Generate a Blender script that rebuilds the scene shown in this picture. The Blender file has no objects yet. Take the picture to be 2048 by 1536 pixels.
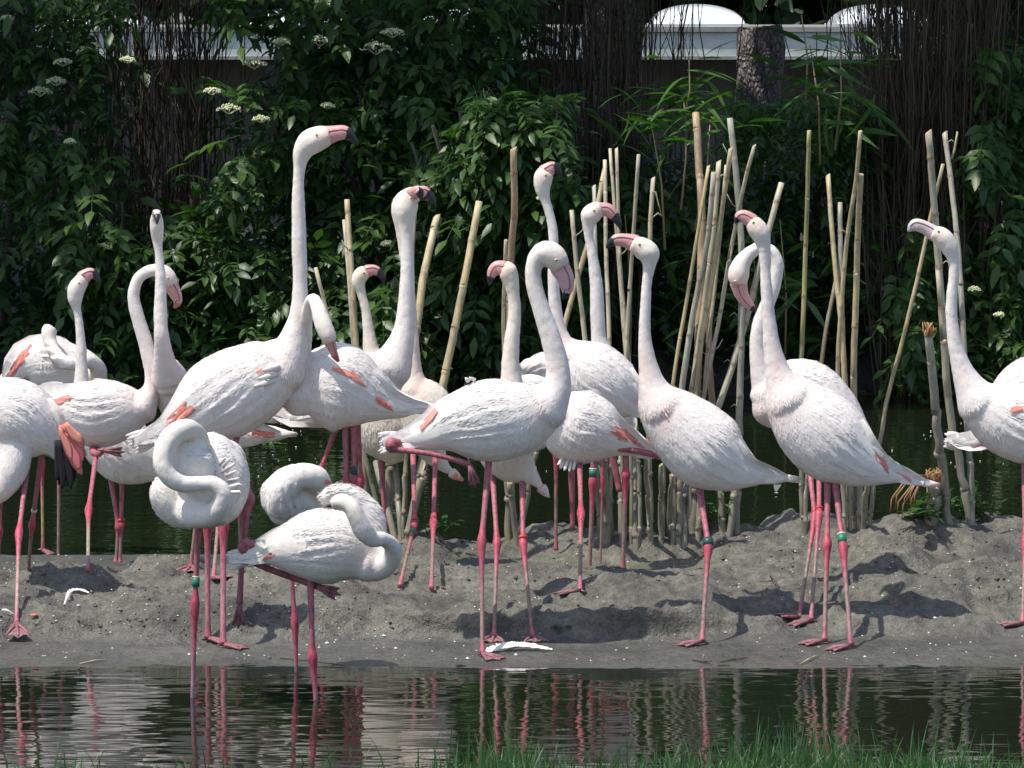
import bpy, bmesh, math, random
import numpy as np
from mathutils import Vector, Matrix
from mathutils.bvhtree import BVHTree

random.seed(7)
rng = np.random.default_rng(7)
scene = bpy.context.scene
COL = scene.collection
R = math.radians

# ------------------------------------------------------------------ camera
F = 10000.0                       # focal length in photo pixels (2048 wide)
CAM_H = 2.11
PITCH = math.atan(768.0 / F)
cam_d = bpy.data.cameras.new('camera')
cam = bpy.data.objects.new('camera', cam_d)
COL.objects.link(cam)
cam.location = (0, 0, CAM_H)
cam.rotation_euler = (math.pi / 2 - PITCH, 0, 0)
cam_d.sensor_width = 36.0
cam_d.lens = 36.0 * F / 2048.0
cam_d.clip_start = 0.5
cam_d.clip_end = 2000
scene.camera = cam

# ------------------------------------------------------------------ light
SUN_V = Vector((-0.36, -0.20, 0.91)).normalized()      # towards the sun
w = bpy.data.worlds.new('World'); scene.world = w; w.use_nodes = True
nt = w.node_tree
for n in list(nt.nodes): nt.nodes.remove(n)
sky = nt.nodes.new('ShaderNodeTexSky'); sky.sky_type = 'NISHITA'; sky.sun_disc = False
sky.sun_elevation = math.asin(SUN_V.z)
sky.sun_rotation = math.atan2(SUN_V.x, SUN_V.y)
sky.altitude = 100; sky.air_density = 1.0; sky.dust_density = 1.5; sky.ozone_density = 1.0
bg = nt.nodes.new('ShaderNodeBackground'); bg.inputs['Strength'].default_value = 0.15
wo = nt.nodes.new('ShaderNodeOutputWorld')
nt.links.new(sky.outputs[0], bg.inputs[0]); nt.links.new(bg.outputs[0], wo.inputs[0])
sd = bpy.data.lights.new('sun', 'SUN'); sd.energy = 4.0; sd.angle = R(0.53); sd.color = (1.0, 0.955, 0.875)
so = bpy.data.objects.new('sun', sd); COL.objects.link(so)
so.rotation_euler = SUN_V.to_track_quat('Z', 'Y').to_euler()
so.location = (-5, -3, 20)
scene.view_settings.view_transform = 'Standard'
scene.view_settings.look = 'None'
scene.view_settings.gamma = 1.0
scene.view_settings.use_curve_mapping = False
scene.view_settings.exposure = 0.3

# ------------------------------------------------------------------ helpers
cp, sp = math.cos(PITCH), math.sin(PITCH)
def P(px, py, D):
    """point at world depth D (y) seen at photo pixel px, py"""
    a = (px - 1024.0) / F; b = (py - 768.0) / F
    t = D / (cp - b * sp)
    return Vector((a * t, D, CAM_H + t * (-sp - b * cp)))

def tag(o, label=None, cat=None, group=None, kind=None):
    if label: o['label'] = label
    if cat: o['category'] = cat
    if group: o['group'] = group
    if kind: o['kind'] = kind
    return o

def mesh_obj(name, verts, faces, mat=None, parent=None, smooth=True, cols=None, mats=None, fmat=None):
    me = bpy.data.meshes.new(name)
    me.from_pydata([tuple(v) for v in verts], [], faces)
    if smooth and len(me.polygons):
        me.polygons.foreach_set('use_smooth', [True] * len(me.polygons))
    if cols is not None:
        ca = me.color_attributes.new('Col', 'FLOAT_COLOR', 'POINT')
        arr = np.ones((len(verts), 4), dtype=np.float32); arr[:, :3] = np.asarray(cols, dtype=np.float32)
        ca.data.foreach_set('color', arr.ravel())
    for m in (mats or ([mat] if mat else [])): me.materials.append(m)
    if fmat is not None: me.polygons.foreach_set('material_index', fmat)
    me.update()
    o = bpy.data.objects.new(name, me); COL.objects.link(o)
    if parent: o.parent = parent
    return o

def empty(name, loc=(0, 0, 0)):
    o = bpy.data.objects.new(name, None); COL.objects.link(o); o.location = loc
    o.empty_display_size = 0.1
    return o

def child(o, parent):
    """parent keeping world coordinates (parents are unrotated, unscaled empties)"""
    o.parent = parent
    o.matrix_parent_inverse = Matrix.Translation(-Vector(parent.location))
    return o

def catmull(pts, n):
    """resample rows of pts (list of tuples) with catmull-rom, n samples per span"""
    p = np.asarray(pts, dtype=float)
    if len(p) < 3:
        return np.array([p[0] + (p[-1] - p[0]) * k / n for k in range(n + 1)])
    q = np.vstack([2 * p[0] - p[1], p, 2 * p[-1] - p[-2]])
    out = []
    for i in range(1, len(q) - 2):
        for k in range(n):
            t = k / n
            out.append(0.5 * ((2 * q[i]) + (-q[i-1] + q[i+1]) * t + (2*q[i-1] - 5*q[i] + 4*q[i+1] - q[i+2]) * t*t
                              + (-q[i-1] + 3*q[i] - 3*q[i+1] + q[i+2]) * t**3))
    out.append(p[-1])
    return np.array(out)

def tube(c, r, seg=12, wr=1.0, up=Vector((0, 1, 0)), cap=True):
    """loft rings round centres c with radii r; 'up' is the depth axis scaled by wr"""
    verts, faces = [], []
    n = len(c)
    wrs = [float(q) for q in wr] if hasattr(wr, '__len__') else [wr] * n
    r = [float(q) for q in r]
    for i in range(n):
        t = (Vector(c[min(i+1, n-1)]) - Vector(c[max(i-1, 0)]))
        if t.length < 1e-9: t = Vector((0, 0, 1))
        t.normalize()
        b = up - t * up.dot(t)
        if b.length < 0.25:
            b = Vector((0, 0, 1)) - t * t.z
        b.normalize()
        a = t.cross(b)
        for k in range(seg):
            th = 2 * math.pi * k / seg
            verts.append(Vector(c[i]) + r[i] * (math.cos(th) * a + wrs[i] * math.sin(th) * b))
    for i in range(n - 1):
        for k in range(seg):
            k2 = (k + 1) % seg
            faces.append((i*seg + k, i*seg + k2, (i+1)*seg + k2, (i+1)*seg + k))
    if cap:
        verts.append(Vector(c[0])); verts.append(Vector(c[-1]))
        a0, a1 = len(verts) - 2, len(verts) - 1
        for k in range(seg):
            k2 = (k + 1) % seg
            faces.append((a0, k2, k)); faces.append((a1, (n-1)*seg + k, (n-1)*seg + k2))
    return verts, faces

class MB:
    def __init__(s): s.v = []; s.f = []; s.c = []
    def add(s, vf, col=(1, 1, 1)):
        v, f = vf; o = len(s.v)
        s.v += list(v); s.f += [tuple(i + o for i in q) for q in f]
        if hasattr(col, '__len__') and len(col) == len(v) and len(v) != 3: s.c += list(col)
        else: s.c += [tuple(col)] * len(v)
    def build(s, name, mat, parent=None, smooth=True):
        o = mesh_obj(name, s.v, s.f, mat, None, smooth, s.c)
        if parent: child(o, parent)
        return o

# value noise
_perm = rng.random((256, 256))
def vnoise(x, y):
    x = np.asarray(x, float); y = np.asarray(y, float)
    xi = np.floor(x).astype(int); yi = np.floor(y).astype(int)
    fx = x - xi; fy = y - yi
    fx = fx*fx*(3-2*fx); fy = fy*fy*(3-2*fy)
    g = lambda a, b: _perm[a & 255, b & 255]
    return ((g(xi, yi)*(1-fx) + g(xi+1, yi)*fx)*(1-fy) + (g(xi, yi+1)*(1-fx) + g(xi+1, yi+1)*fx)*fy) * 2 - 1
def fbm(x, y, o=4):
    s = 0; a = 1.0
    for i in range(o):
        s = s + a * vnoise(x * 2**i + 17*i, y * 2**i + 5*i); a *= 0.5
    return s
def sst(x, a, b):
    t = np.clip((x - a) / (b - a), 0, 1); return t*t*(3-2*t)

# ------------------------------------------------------------------ materials
def new_mat(name):
    m = bpy.data.materials.new(name); m.use_nodes = True
    nt = m.node_tree
    return m, nt, nt.nodes['Principled BSDF']
def N(nt, t, **kw):
    n = nt.nodes.new(t)
    for k, v in kw.items():
        if k in n.inputs.keys(): n.inputs[k].default_value = v
        else: setattr(n, k, v)
    return n
def noise_node(nt, scale, detail=4, rough=0.6, vec=None, stretch=None):
    n = nt.nodes.new('ShaderNodeTexNoise'); n.inputs['Scale'].default_value = scale
    n.inputs['Detail'].default_value = detail; n.inputs['Roughness'].default_value = rough
    g = nt.nodes.new('ShaderNodeNewGeometry')
    if stretch:
        mp = nt.nodes.new('ShaderNodeMapping'); mp.inputs['Scale'].default_value = stretch
        nt.links.new(g.outputs['Position'], mp.inputs[0]); nt.links.new(mp.outputs[0], n.inputs['Vector'])
    else: nt.links.new(g.outputs['Position'], n.inputs['Vector'])
    return n
def ramp(nt, src, stops):
    r = nt.nodes.new('ShaderNodeValToRGB')
    e = r.color_ramp.elements
    while len(e) < len(stops): e.new(0.5)
    for i, (p, c) in enumerate(stops):
        e[i].position = p; e[i].color = (c[0], c[1], c[2], 1)
    nt.links.new(src, r.inputs[0]); return r
def mixc(nt, a, b, fac, mode='MIX'):
    m = nt.nodes.new('ShaderNodeMix'); m.data_type = 'RGBA'; m.blend_type = mode
    def put(s, v):
        if hasattr(v, 'is_linked') or hasattr(v, 'links'): nt.links.new(v, s)
        else: s.default_value = v if isinstance(v, float) else (*v, 1)
    put(m.inputs[6], a); put(m.inputs[7], b)
    if isinstance(fac, (int, float)): m.inputs[0].default_value = fac
    else: nt.links.new(fac, m.inputs[0])
    return m.outputs[2]
def bump(nt, src, b, strength=0.3, dist=0.01, prev=None):
    n = nt.nodes.new('ShaderNodeBump'); n.inputs['Strength'].default_value = strength
    n.inputs['Distance'].default_value = dist
    nt.links.new(src, n.inputs['Height'])
    if prev: nt.links.new(prev, n.inputs['Normal'])
    nt.links.new(n.outputs[0], b.inputs['Normal']); return n.outputs[0]
def attr(nt, name='Col'):
    a = nt.nodes.new('ShaderNodeAttribute'); a.attribute_name = name; return a.outputs['Color']

# plumage
m_plum, nt, b = new_mat('plumage')
n1 = noise_node(nt, 25, 3); n2 = noise_node(nt, 170, 3)
c = mixc(nt, attr(nt), ramp(nt, n1.outputs[0], [(0.35, (0.93, 0.92, 0.90)), (0.65, (1, 1, 1))]).outputs[0], 1.0, 'MULTIPLY')
c = mixc(nt, c, ramp(nt, n2.outputs[0], [(0.3, (0.90, 0.88, 0.87)), (0.6, (1, 1, 1))]).outputs[0], 1.0, 'MULTIPLY')
nt.links.new(c, b.inputs['Base Color']); b.inputs['Roughness'].default_value = 0.85
b.inputs['Specular IOR Level'].default_value = 0.2
p = bump(nt, n1.outputs[0], b, 0.12, 0.010)
bump(nt, n2.outputs[0], b, 0.25, 0.0022, p)
# wing feathers (thin, slightly translucent)
m_feat, nt, b = new_mat('feather')
n1 = noise_node(nt, 60, 3)
c = mixc(nt, attr(nt), ramp(nt, n1.outputs[0], [(0.3, (0.92, 0.91, 0.90)), (0.65, (1, 1, 1))]).outputs[0], 1.0, 'MULTIPLY')
nt.links.new(c, b.inputs['Base Color']); b.inputs['Roughness'].default_value = 0.75
b.inputs['Specular IOR Level'].default_value = 0.25
bump(nt, n1.outputs[0], b, 0.3, 0.004)
# legs, beaks
m_leg, nt, b = new_mat('leg_skin')
n1 = noise_node(nt, 90, 4, stretch=(1, 1, 0.4)); n2 = noise_node(nt, 260, 2, stretch=(1, 1, 2.5))
c = mixc(nt, attr(nt), ramp(nt, n1.outputs[0], [(0.32, (0.42, 0.50, 0.48)), (0.5, (0.85, 0.9, 0.88)), (0.68, (1.15, 1.08, 1.08))]).outputs[0], 1.0, 'MULTIPLY')
nt.links.new(c, b.inputs['Base Color']); b.inputs['Roughness'].default_value = 0.5
bump(nt, n2.outputs[0], b, 0.4, 0.003)
m_beak, nt, b = new_mat('beak_horn')
n1 = noise_node(nt, 80, 3)
c = mixc(nt, attr(nt), ramp(nt, n1.outputs[0], [(0.3, (0.8, 0.78, 0.78)), (0.65, (1, 1, 1))]).outputs[0], 1.0, 'MULTIPLY')
nt.links.new(c, b.inputs['Base Color']); b.inputs['Roughness'].default_value = 0.35
bump(nt, n1.outputs[0], b, 0.2, 0.003)
m_plain, nt, b = new_mat('ring_plastic')
n1 = noise_node(nt, 200, 2)
c = mixc(nt, attr(nt), ramp(nt, n1.outputs[0], [(0.3, (0.8, 0.8, 0.8)), (0.65, (1, 1, 1))]).outputs[0], 1.0, 'MULTIPLY')
nt.links.new(c, b.inputs['Base Color']); b.inputs['Roughness'].default_value = 0.45
# cane
m_cane, nt, b = new_mat('dry_cane')
n1 = noise_node(nt, 14, 4, stretch=(3, 3, 0.6)); n2 = noise_node(nt, 150, 3, stretch=(1, 1, 0.12))
c = mixc(nt, attr(nt), ramp(nt, n1.outputs[0], [(0.30, (0.7, 0.7, 0.68)), (0.5, (1.0, 0.98, 0.94)), (0.7, (1.15, 1.08, 0.9))]).outputs[0], 1.0, 'MULTIPLY')
c = mixc(nt, c, ramp(nt, n2.outputs[0], [(0.3, (0.7, 0.7, 0.7)), (0.6, (1, 1, 1))]).outputs[0], 1.0, 'MULTIPLY')
nt.links.new(c, b.inputs['Base Color']); b.inputs['Roughness'].default_value = 0.5
bump(nt, n2.outputs[0], b, 0.5, 0.002)
# bark / twigs
m_bark, nt, b = new_mat('bark')
v = nt.nodes.new('ShaderNodeTexVoronoi'); v.inputs['Scale'].default_value = 38; v.feature = 'DISTANCE_TO_EDGE'
g = nt.nodes.new('ShaderNodeNewGeometry'); mp = nt.nodes.new('ShaderNodeMapping'); mp.inputs['Scale'].default_value = (1, 1, 0.55)
n0 = noise_node(nt, 9, 3)
ad = nt.nodes.new('ShaderNodeVectorMath'); ad.operation = 'MULTIPLY_ADD'; ad.inputs[1].default_value = (0.05, 0.05, 0.05)
nt.links.new(n0.outputs['Color'], ad.inputs[0]); nt.links.new(g.outputs['Position'], ad.inputs[2])
nt.links.new(ad.outputs[0], mp.inputs[0]); nt.links.new(mp.outputs[0], v.inputs['Vector'])
r_ = ramp(nt, v.outputs[0], [(0.0, (0.06, 0.05, 0.045)), (0.12, (0.22, 0.19, 0.18)), (0.5, (0.40, 0.36, 0.35))])
nt.links.new(r_.outputs[0], b.inputs['Base Color']); b.inputs['Roughness'].default_value = 0.9
bump(nt, v.outputs[0], b, 1.0, 0.03)
m_twig, nt, b = new_mat('dry_twig')
n1 = noise_node(nt, 30, 3, stretch=(1, 1, 0.2))
c = mixc(nt, attr(nt), ramp(nt, n1.outputs[0], [(0.3, (0.5, 0.5, 0.5)), (0.7, (1.2, 1.15, 1.0))]).outputs[0], 1.0, 'MULTIPLY')
nt.links.new(c, b.inputs['Base Color']); b.inputs['Roughness'].default_value = 0.85
# leaves
def leaf_mat(name, c0, c1, rough=0.42, trans=0.35):
    m, nt, b = new_mat(name)
    oi = nt.nodes.new('ShaderNodeObjectInfo'); n1 = noise_node(nt, 5, 3)
    ma = nt.nodes.new('ShaderNodeMath'); ma.operation = 'MULTIPLY_ADD'; ma.inputs[1].default_value = 0.45
    nt.links.new(oi.outputs['Random'], ma.inputs[0])
    mb = nt.nodes.new('ShaderNodeMath'); mb.operation = 'MULTIPLY'; mb.inputs[1].default_value = 0.7
    nt.links.new(n1.outputs[0], mb.inputs[0]); nt.links.new(mb.outputs[0], ma.inputs[2])
    r = ramp(nt, ma.outputs[0], [(0.25, c0), (0.85, c1)])
    nt.links.new(r.outputs[0], b.inputs['Base Color']); b.inputs['Roughness'].default_value = rough
    n2 = noise_node(nt, 60, 2); bump(nt, n2.outputs[0], b, 0.25, 0.004)
    tr = nt.nodes.new('ShaderNodeBsdfTranslucent')
    c2 = mixc(nt, r.outputs[0], (1.1, 1.4, 0.45), 1.0, 'MULTIPLY'); nt.links.new(c2, tr.inputs[0])
    mx = nt.nodes.new('ShaderNodeMixShader'); mx.inputs[0].default_value = trans
    out = nt.nodes['Material Output']
    nt.links.new(b.outputs[0], mx.inputs[1]); nt.links.new(tr.outputs[0], mx.inputs[2]); nt.links.new(mx.outputs[0], out.inputs[0])
    return m
m_elder = leaf_mat('elder_leaf', (0.022, 0.062, 0.016), (0.078, 0.155, 0.034))
m_bamleaf = leaf_mat('bamboo_leaf', (0.04, 0.10, 0.02), (0.09, 0.20, 0.04))
m_crown = leaf_mat('crown_leaf', (0.015, 0.04, 0.016), (0.04, 0.09, 0.03))
m_fern = leaf_mat('fine_leaf', (0.03, 0.075, 0.02), (0.06, 0.14, 0.03))
m_grass = leaf_mat('grass_blade', (0.03, 0.090, 0.034), (0.085, 0.175, 0.06))
m_flower, nt, b = new_mat('elder_flower')
n1 = noise_node(nt, 120, 2)
r = ramp(nt, n1.outputs[0], [(0.35, (0.42, 0.45, 0.20)), (0.6, (0.72, 0.72, 0.50))])
nt.links.new(r.outputs[0], b.inputs['Base Color']); b.inputs['Roughness'].default_value = 0.8

# ------------------------------------------------------------------ ground
LUMPS = [ # px, depth, sx, sy, height
    (130, 17.05, .16, .14, .055), (70, 16.75, .12, .12, .03), (340, 17.55, .14, .12, .06), (300, 16.75, .13, .12, .03),
    (470, 16.8, .2, .12, .035), (640, 16.75, .16, .2, .04), (840, 18.45, .10, .14, .06), (1110, 18.75, .14, .12, .05),
    (1050, 18.6, .1, .1, .03),
    (1150, 16.75, .22, .16, .03), (1330, 16.65, .20, .16, .05), (940, 16.75, .2, .18, .03),
    (1570, 18.7, .08, .1, .05), (1620, 18.55, .12, .12, .04), (1760, 18.5, .26, .2, .05), (1950, 18.5, .3, .25, .06),
    (1790, 17.25, .16, .14, .06), (1690, 17.0, .2, .16, .03), (2000, 16.95, .22, .2, .06), (1960, 17.35, .18, .1, .02),
    (1560, 16.75, .22, .16, .02), (1860, 16.7, .2, .15, .03), (1640, 16.45, .3, .12, .018), (1880, 16.4, .2, .1, .02),
    (1200, 18.5, .2, .12, .03), (1330, 18.5, .16, .14, .035), (1440, 18.55, .12, .12, .03), (560, 17.45, .2, .1, .02)]
def height(X, Y):
    X = np.asarray(X, float); Y = np.asarray(Y, float)
    shore = 15.74 + 0.05 * vnoise(X * 2.1, X * 0 + 3.3) + 0.02 * vnoise(X * 9, X*0 + 1)
    z = -0.32 + 0.32 * sst(Y, shore - 0.9, shore)
    z = z + 0.028 * sst(Y, shore, 16.25)
    s0 = 16.27 + 0.10 * vnoise(X * 2.7, X*0 + 9.1) + 0.04 * vnoise(X * 8.0, X*0 + 2.1)
    right = sst(X, 0.58, 0.78)
    s0 = s0 + right * (0.10 * vnoise(X*1.9 + 4, X*0) - 0.02)
    wid = 0.13 + 0.30 * right
    left = 1 - sst(X, -0.62, -0.35)
    top = sst(Y, s0, s0 + wid) * (0.085 + 0.025 * vnoise(X*2.2, Y*2.2)) - 0.012*np.exp(-((Y-s0+0.03)/0.05)**2)*(1-right)
    back = 1 - sst(Y, 17.35 + 0.12 * vnoise(X*2, X*0+7), 17.85 + 0.1 * vnoise(X*2, X*0+5))
    plate = top * back
    # wet zone between, then rear ridge
    wet = sst(Y, 17.3, 17.9)
    z = z - wet * 0.014 * left
    ridge = np.exp(-((Y - (18.62 + 0.08*vnoise(X*1.7, X*0+4))) / 0.27)**2) * (0.058 + 0.03*vnoise(X*3.0, Y*2)) * (1 - left)
    ridge = ridge + 0.028 * right * sst(Y, 17.2, 18.3) * (1 - sst(Y, 18.6, 18.95))
    z = z + plate + ridge
    lum = 0
    for (px, D, sx, sy, h) in LUMPS:
        x0 = (px - 1024) / F * D
        e = ((X - x0)/sx)**2 + ((Y - D)/sy)**2
        lum = lum + h * 1.15 * np.exp(-(e * (1 + .35*vnoise(X*9 + D, Y*9)))**2.4)
    z = z + lum
    m = sst(z, 0.03, 0.07)
    island = sst(Y, shore, shore+.1) * (1 - sst(Y, 18.95, 19.2))
    z = z + island * (m * (0.021 * fbm(X*5, Y*7, 4) - 0.022 * np.abs(fbm(X*11, Y*14, 4)) + 0.008 + 0.007 * fbm(X*26, Y*26, 3)) + 0.0022 * fbm(X*18, Y*18, 3))
    # clods: sharp little knobs on the churned mud
    k = np.clip(vnoise(X*34 + 5, Y*34) - 0.35, 0, 1)
    z = z + island * m * 0.010 * k
    z = z - island * m * 0.016 * np.clip(vnoise(X*11 + 3, Y*15 + 1) - 0.45, 0, 1)
    # back water
    bshore = 18.98 + 0.05*vnoise(X*2.3, X*0+8) - 0.04*(1-left)
    fall = sst(Y, bshore - 0.12, bshore + 0.55)
    z = z * (1 - fall) - 0.45 * fall
    # far bank
    fb = 26.0 + 0.35 * vnoise(X*0.9, X*0+2)
    z = z + sst(Y, fb, fb + 0.8) * 0.6 + sst(Y, fb + 0.8, fb + 5) * 0.35 - sst(Y, 36, 48) * 0.95
    z = z + sst(Y, fb, fb+1) * 0.05 * fbm(X*2, Y*2, 3)
    # near bank under the camera
    nb = 13.62 + 0.05 * vnoise(X*2, X*0 + 12)
    z = z + (1 - sst(Y, nb - 0.35, nb + 0.25)) * 0.36 + (1 - sst(Y, nb - 9, nb)) * 0.45
    return z
def hz(x, y): return float(height(np.array([x]), np.array([y]))[0])

_Ds = np.arange(14.0, 21.0, 0.01)
def hit(px, py):
    """where the ray through a photo pixel meets the ground or the water"""
    a = (px - 1024.0)/F; b = (py - 768.0)/F
    t = _Ds / (cp - b*sp)
    X = a*t; Z = CAM_H + t*(-sp - b*cp)
    H = np.maximum(height(X, _Ds), 0.0)
    i = np.argmax(Z <= H)
    return Vector((X[i], _Ds[i], H[i]))

def grid_axis(dense, step, outer):
    a, b = dense
    core = list(np.arange(a, b, step))
    return np.array(sorted(set([round(v, 4) for v in core + outer])))
xs = grid_axis((-2.25, 2.25), 0.015, [-400, -120, -60, -30, -18, -12, -9, -7, -5.5, -4.5, -3.8, -3.2, -2.8, -2.5, 2.25, 2.5, 2.8, 3.2, 3.8, 4.5, 5.5, 7, 9, 12, 18, 30, 60, 120, 400])
ys = grid_axis((15.4, 19.3), 0.014, [-30, -10, 0, 4, 7, 9, 10.5, 11.5, 12.2, 12.8, 13.1, 13.3, 13.5, 13.6, 13.7, 13.8, 13.9, 14.1, 14.4, 14.8, 15.1, 19.3, 19.45, 19.6, 19.8, 20.5, 22, 24, 25.3, 25.6, 25.9, 26.1, 26.3, 26.5, 26.8, 27.1, 27.5, 28, 29, 30, 31, 33, 36, 40, 44, 48, 55, 70, 100, 200, 500])
XX, YY = np.meshgrid(xs, ys)
ZZ = height(XX, YY)
# the lip of the front bank hangs over, undercut by the water
_s0 = 16.27 + 0.10 * vnoise(XX * 2.7, XX*0 + 9.1) + 0.04 * vnoise(XX * 8.0, XX*0 + 2.1)
_amp = np.clip(0.07 + 0.10 * fbm(XX * 1.6 + 2, XX*0 + 6, 3), 0.0, 0.15) * (1 - 0.75*sst(XX, 0.62, 0.85))
YD = YY - _amp * sst(YY, _s0 + 0.02, _s0 + 0.11) * (1 - sst(YY, _s0 + 0.14, _s0 + 0.55))
V = np.stack([XX.ravel(), YD.ravel(), ZZ.ravel()], 1)
nx = len(xs); ny = len(ys)
ii = (np.arange(ny-1)[:, None]*nx + np.arange(nx-1)[None, :]).ravel()
Fc = np.stack([ii, ii+1, ii+nx+1, ii+nx], 1)
m_ground, nt, b = new_mat('mud')
g = nt.nodes.new('ShaderNodeNewGeometry'); sx = nt.nodes.new('ShaderNodeSeparateXYZ'); nt.links.new(g.outputs['Position'], sx.inputs[0])
na = noise_node(nt, 3.2, 5); nb_ = noise_node(nt, 30, 5); nc = noise_node(nt, 140, 3); nd = noise_node(nt, 7, 4)
c = ramp(nt, na.outputs[0], [(0.32, (0.074, 0.071, 0.059)), (0.5, (0.140, 0.132, 0.109)), (0.68, (0.195, 0.182, 0.147))]).outputs[0]
c = mixc(nt, c, ramp(nt, nb_.outputs[0], [(0.3, (0.55, 0.54, 0.52)), (0.6, (1.1, 1.1, 1.1))]).outputs[0], 1.0, 'MULTIPLY')
c = mixc(nt, c, ramp(nt, nc.outputs[0], [(0.35, (0.6, 0.6, 0.58)), (0.6, (1.1, 1.1, 1.1))]).outputs[0], 0.8, 'MULTIPLY')
# algae film on the low wet hollows
mr = nt.nodes.new('ShaderNodeMapRange'); mr.inputs[1].default_value = 0.10; mr.inputs[2].default_value = 0.03; nt.links.new(sx.outputs[2], mr.inputs[0])
alg = ramp(nt, nd.outputs[0], [(0.5, (0, 0, 0)), (0.66, (1, 1, 1))])
my = nt.nodes.new('ShaderNodeMapRange'); my.inputs[1].default_value = 17.2; my.inputs[2].default_value = 17.6; nt.links.new(sx.outputs[1], my.inputs[0])
mm = nt.nodes.new('ShaderNodeMath'); mm.operation = 'MULTIPLY'; nt.links.new(mr.outputs[0], mm.inputs[0]); nt.links.new(my.outputs[0], mm.inputs[1])
mm2 = nt.nodes.new('ShaderNodeMath'); mm2.operation = 'MULTIPLY'; nt.links.new(mm.outputs[0], mm2.inputs[0]); nt.links.new(alg.outputs[0], mm2.inputs[1])
mm3 = nt.nodes.new('ShaderNodeMath'); mm3.operation = 'MULTIPLY'; mm3.inputs[1].default_value = 0.6; nt.links.new(mm2.outputs[0], mm3.inputs[0])
c = mixc(nt, c, (0.07, 0.12, 0.035), mm3.outputs[0])
# wet mud is darker
wetf = nt.nodes.new('ShaderNodeMapRange'); wetf.inputs[1].default_value = 0.055; wetf.inputs[2].default_value = 0.012; nt.links.new(sx.outputs[2], wetf.inputs[0])
wm = nt.nodes.new('ShaderNodeMath'); wm.operation = 'MULTIPLY'; wm.inputs[1].default_value = 0.45; nt.links.new(wetf.outputs[0], wm.inputs[0])
c = mixc(nt, c, (0.055, 0.058, 0.054), wm.outputs[0])
# far bank: leaf litter and soil
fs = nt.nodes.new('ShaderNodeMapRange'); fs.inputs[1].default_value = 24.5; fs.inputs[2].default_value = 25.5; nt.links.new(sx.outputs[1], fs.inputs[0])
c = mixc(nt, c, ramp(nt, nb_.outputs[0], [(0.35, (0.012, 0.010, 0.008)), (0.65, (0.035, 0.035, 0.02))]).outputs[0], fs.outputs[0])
ns_ = nt.nodes.new('ShaderNodeMapRange'); ns_.inputs[1].default_value = 14.3; ns_.inputs[2].default_value = 13.7; nt.links.new(sx.outputs[1], ns_.inputs[0])
c = mixc(nt, c, (0.03, 0.045, 0.02), ns_.outputs[0])
nt.links.new(c, b.inputs['Base Color'])
rr = nt.nodes.new('ShaderNodeMapRange'); rr.inputs[1].default_value = 0.02; rr.inputs[2].default_value = 0.07; rr.inputs[3].default_value = 0.36; rr.inputs[4].default_value = 0.75
nt.links.new(sx.outputs[2], rr.inputs[0]); nt.links.new(rr.outputs[0], b.inputs['Roughness'])
p = bump(nt, nb_.outputs[0], b, 0.85, 0.018)
bump(nt, nc.outputs[0], b, 0.8, 0.006, p)
ground = mesh_obj('ground', V, [tuple(q) for q in Fc.tolist()], m_ground)
tag(ground, 'churned grey mud bank with wet hollows, sloping into dark water', kind='structure')

# water
m_water, nt, b = new_mat('pond_water')
b.inputs['Base Color'].default_value = (0.010, 0.014, 0.007, 1); b.inputs['Roughness'].default_value = 0.03
b.inputs['IOR'].default_value = 1.333; b.inputs['Specular IOR Level'].default_value = 0.5
w1 = noise_node(nt, 1.0, 2, 0.5, stretch=(3.4, 6.5, 1)); w2 = noise_node(nt, 1.0, 1, 0.5, stretch=(7, 15, 1)); w3 = noise_node(nt, 0.35, 2)
w4 = noise_node(nt, 1.0, 2, 0.5, stretch=(0.8, 2.2, 1))
p = bump(nt, w1.outputs[0], b, 0.13, 0.030)
p = bump(nt, w2.outputs[0], b, 0.10, 0.006, p)
water = mesh_obj('water', [(-400, 5, 0), (400, 5, 0), (400, 31, 0), (-400, 31, 0)], [(0, 1, 2, 3)], m_water)
tag(water, 'dark rippled pond water reflecting birds and canes', kind='structure')

# ------------------------------------------------------------------ flamingos
WHITE = np.array((0.84, 0.790, 0.748)); PINKF = np.array((0.82, 0.56, 0.50)); CORAL = np.array((0.80, 0.27, 0.22))
LEGC = np.array((0.47, 0.135, 0.170)); KNEEC = np.array((0.50, 0.075, 0.115)); SHANKC = np.array((0.34, 0.185, 0.17))
BEAKP = np.array((0.74, 0.37, 0.35)); BLACK = np.array((0.025, 0.027, 0.034))

def lift(st, D, wr0):
    c, r, wr = [], [], []
    for q in st:
        x, y, rr = float(q[0]), float(q[1]), max(float(q[2]), 0.8)
        d = D + float(q[3])
        c.append(P(x, y, d)); r.append(rr * d / F); wr.append(float(q[4]))
    return c, r, wr
def norm_st(st, wr0):
    return [(q[0], q[1], q[2], q[3] if len(q) > 3 else 0.0, q[4] if len(q) > 4 else wr0) for q in st]

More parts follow.
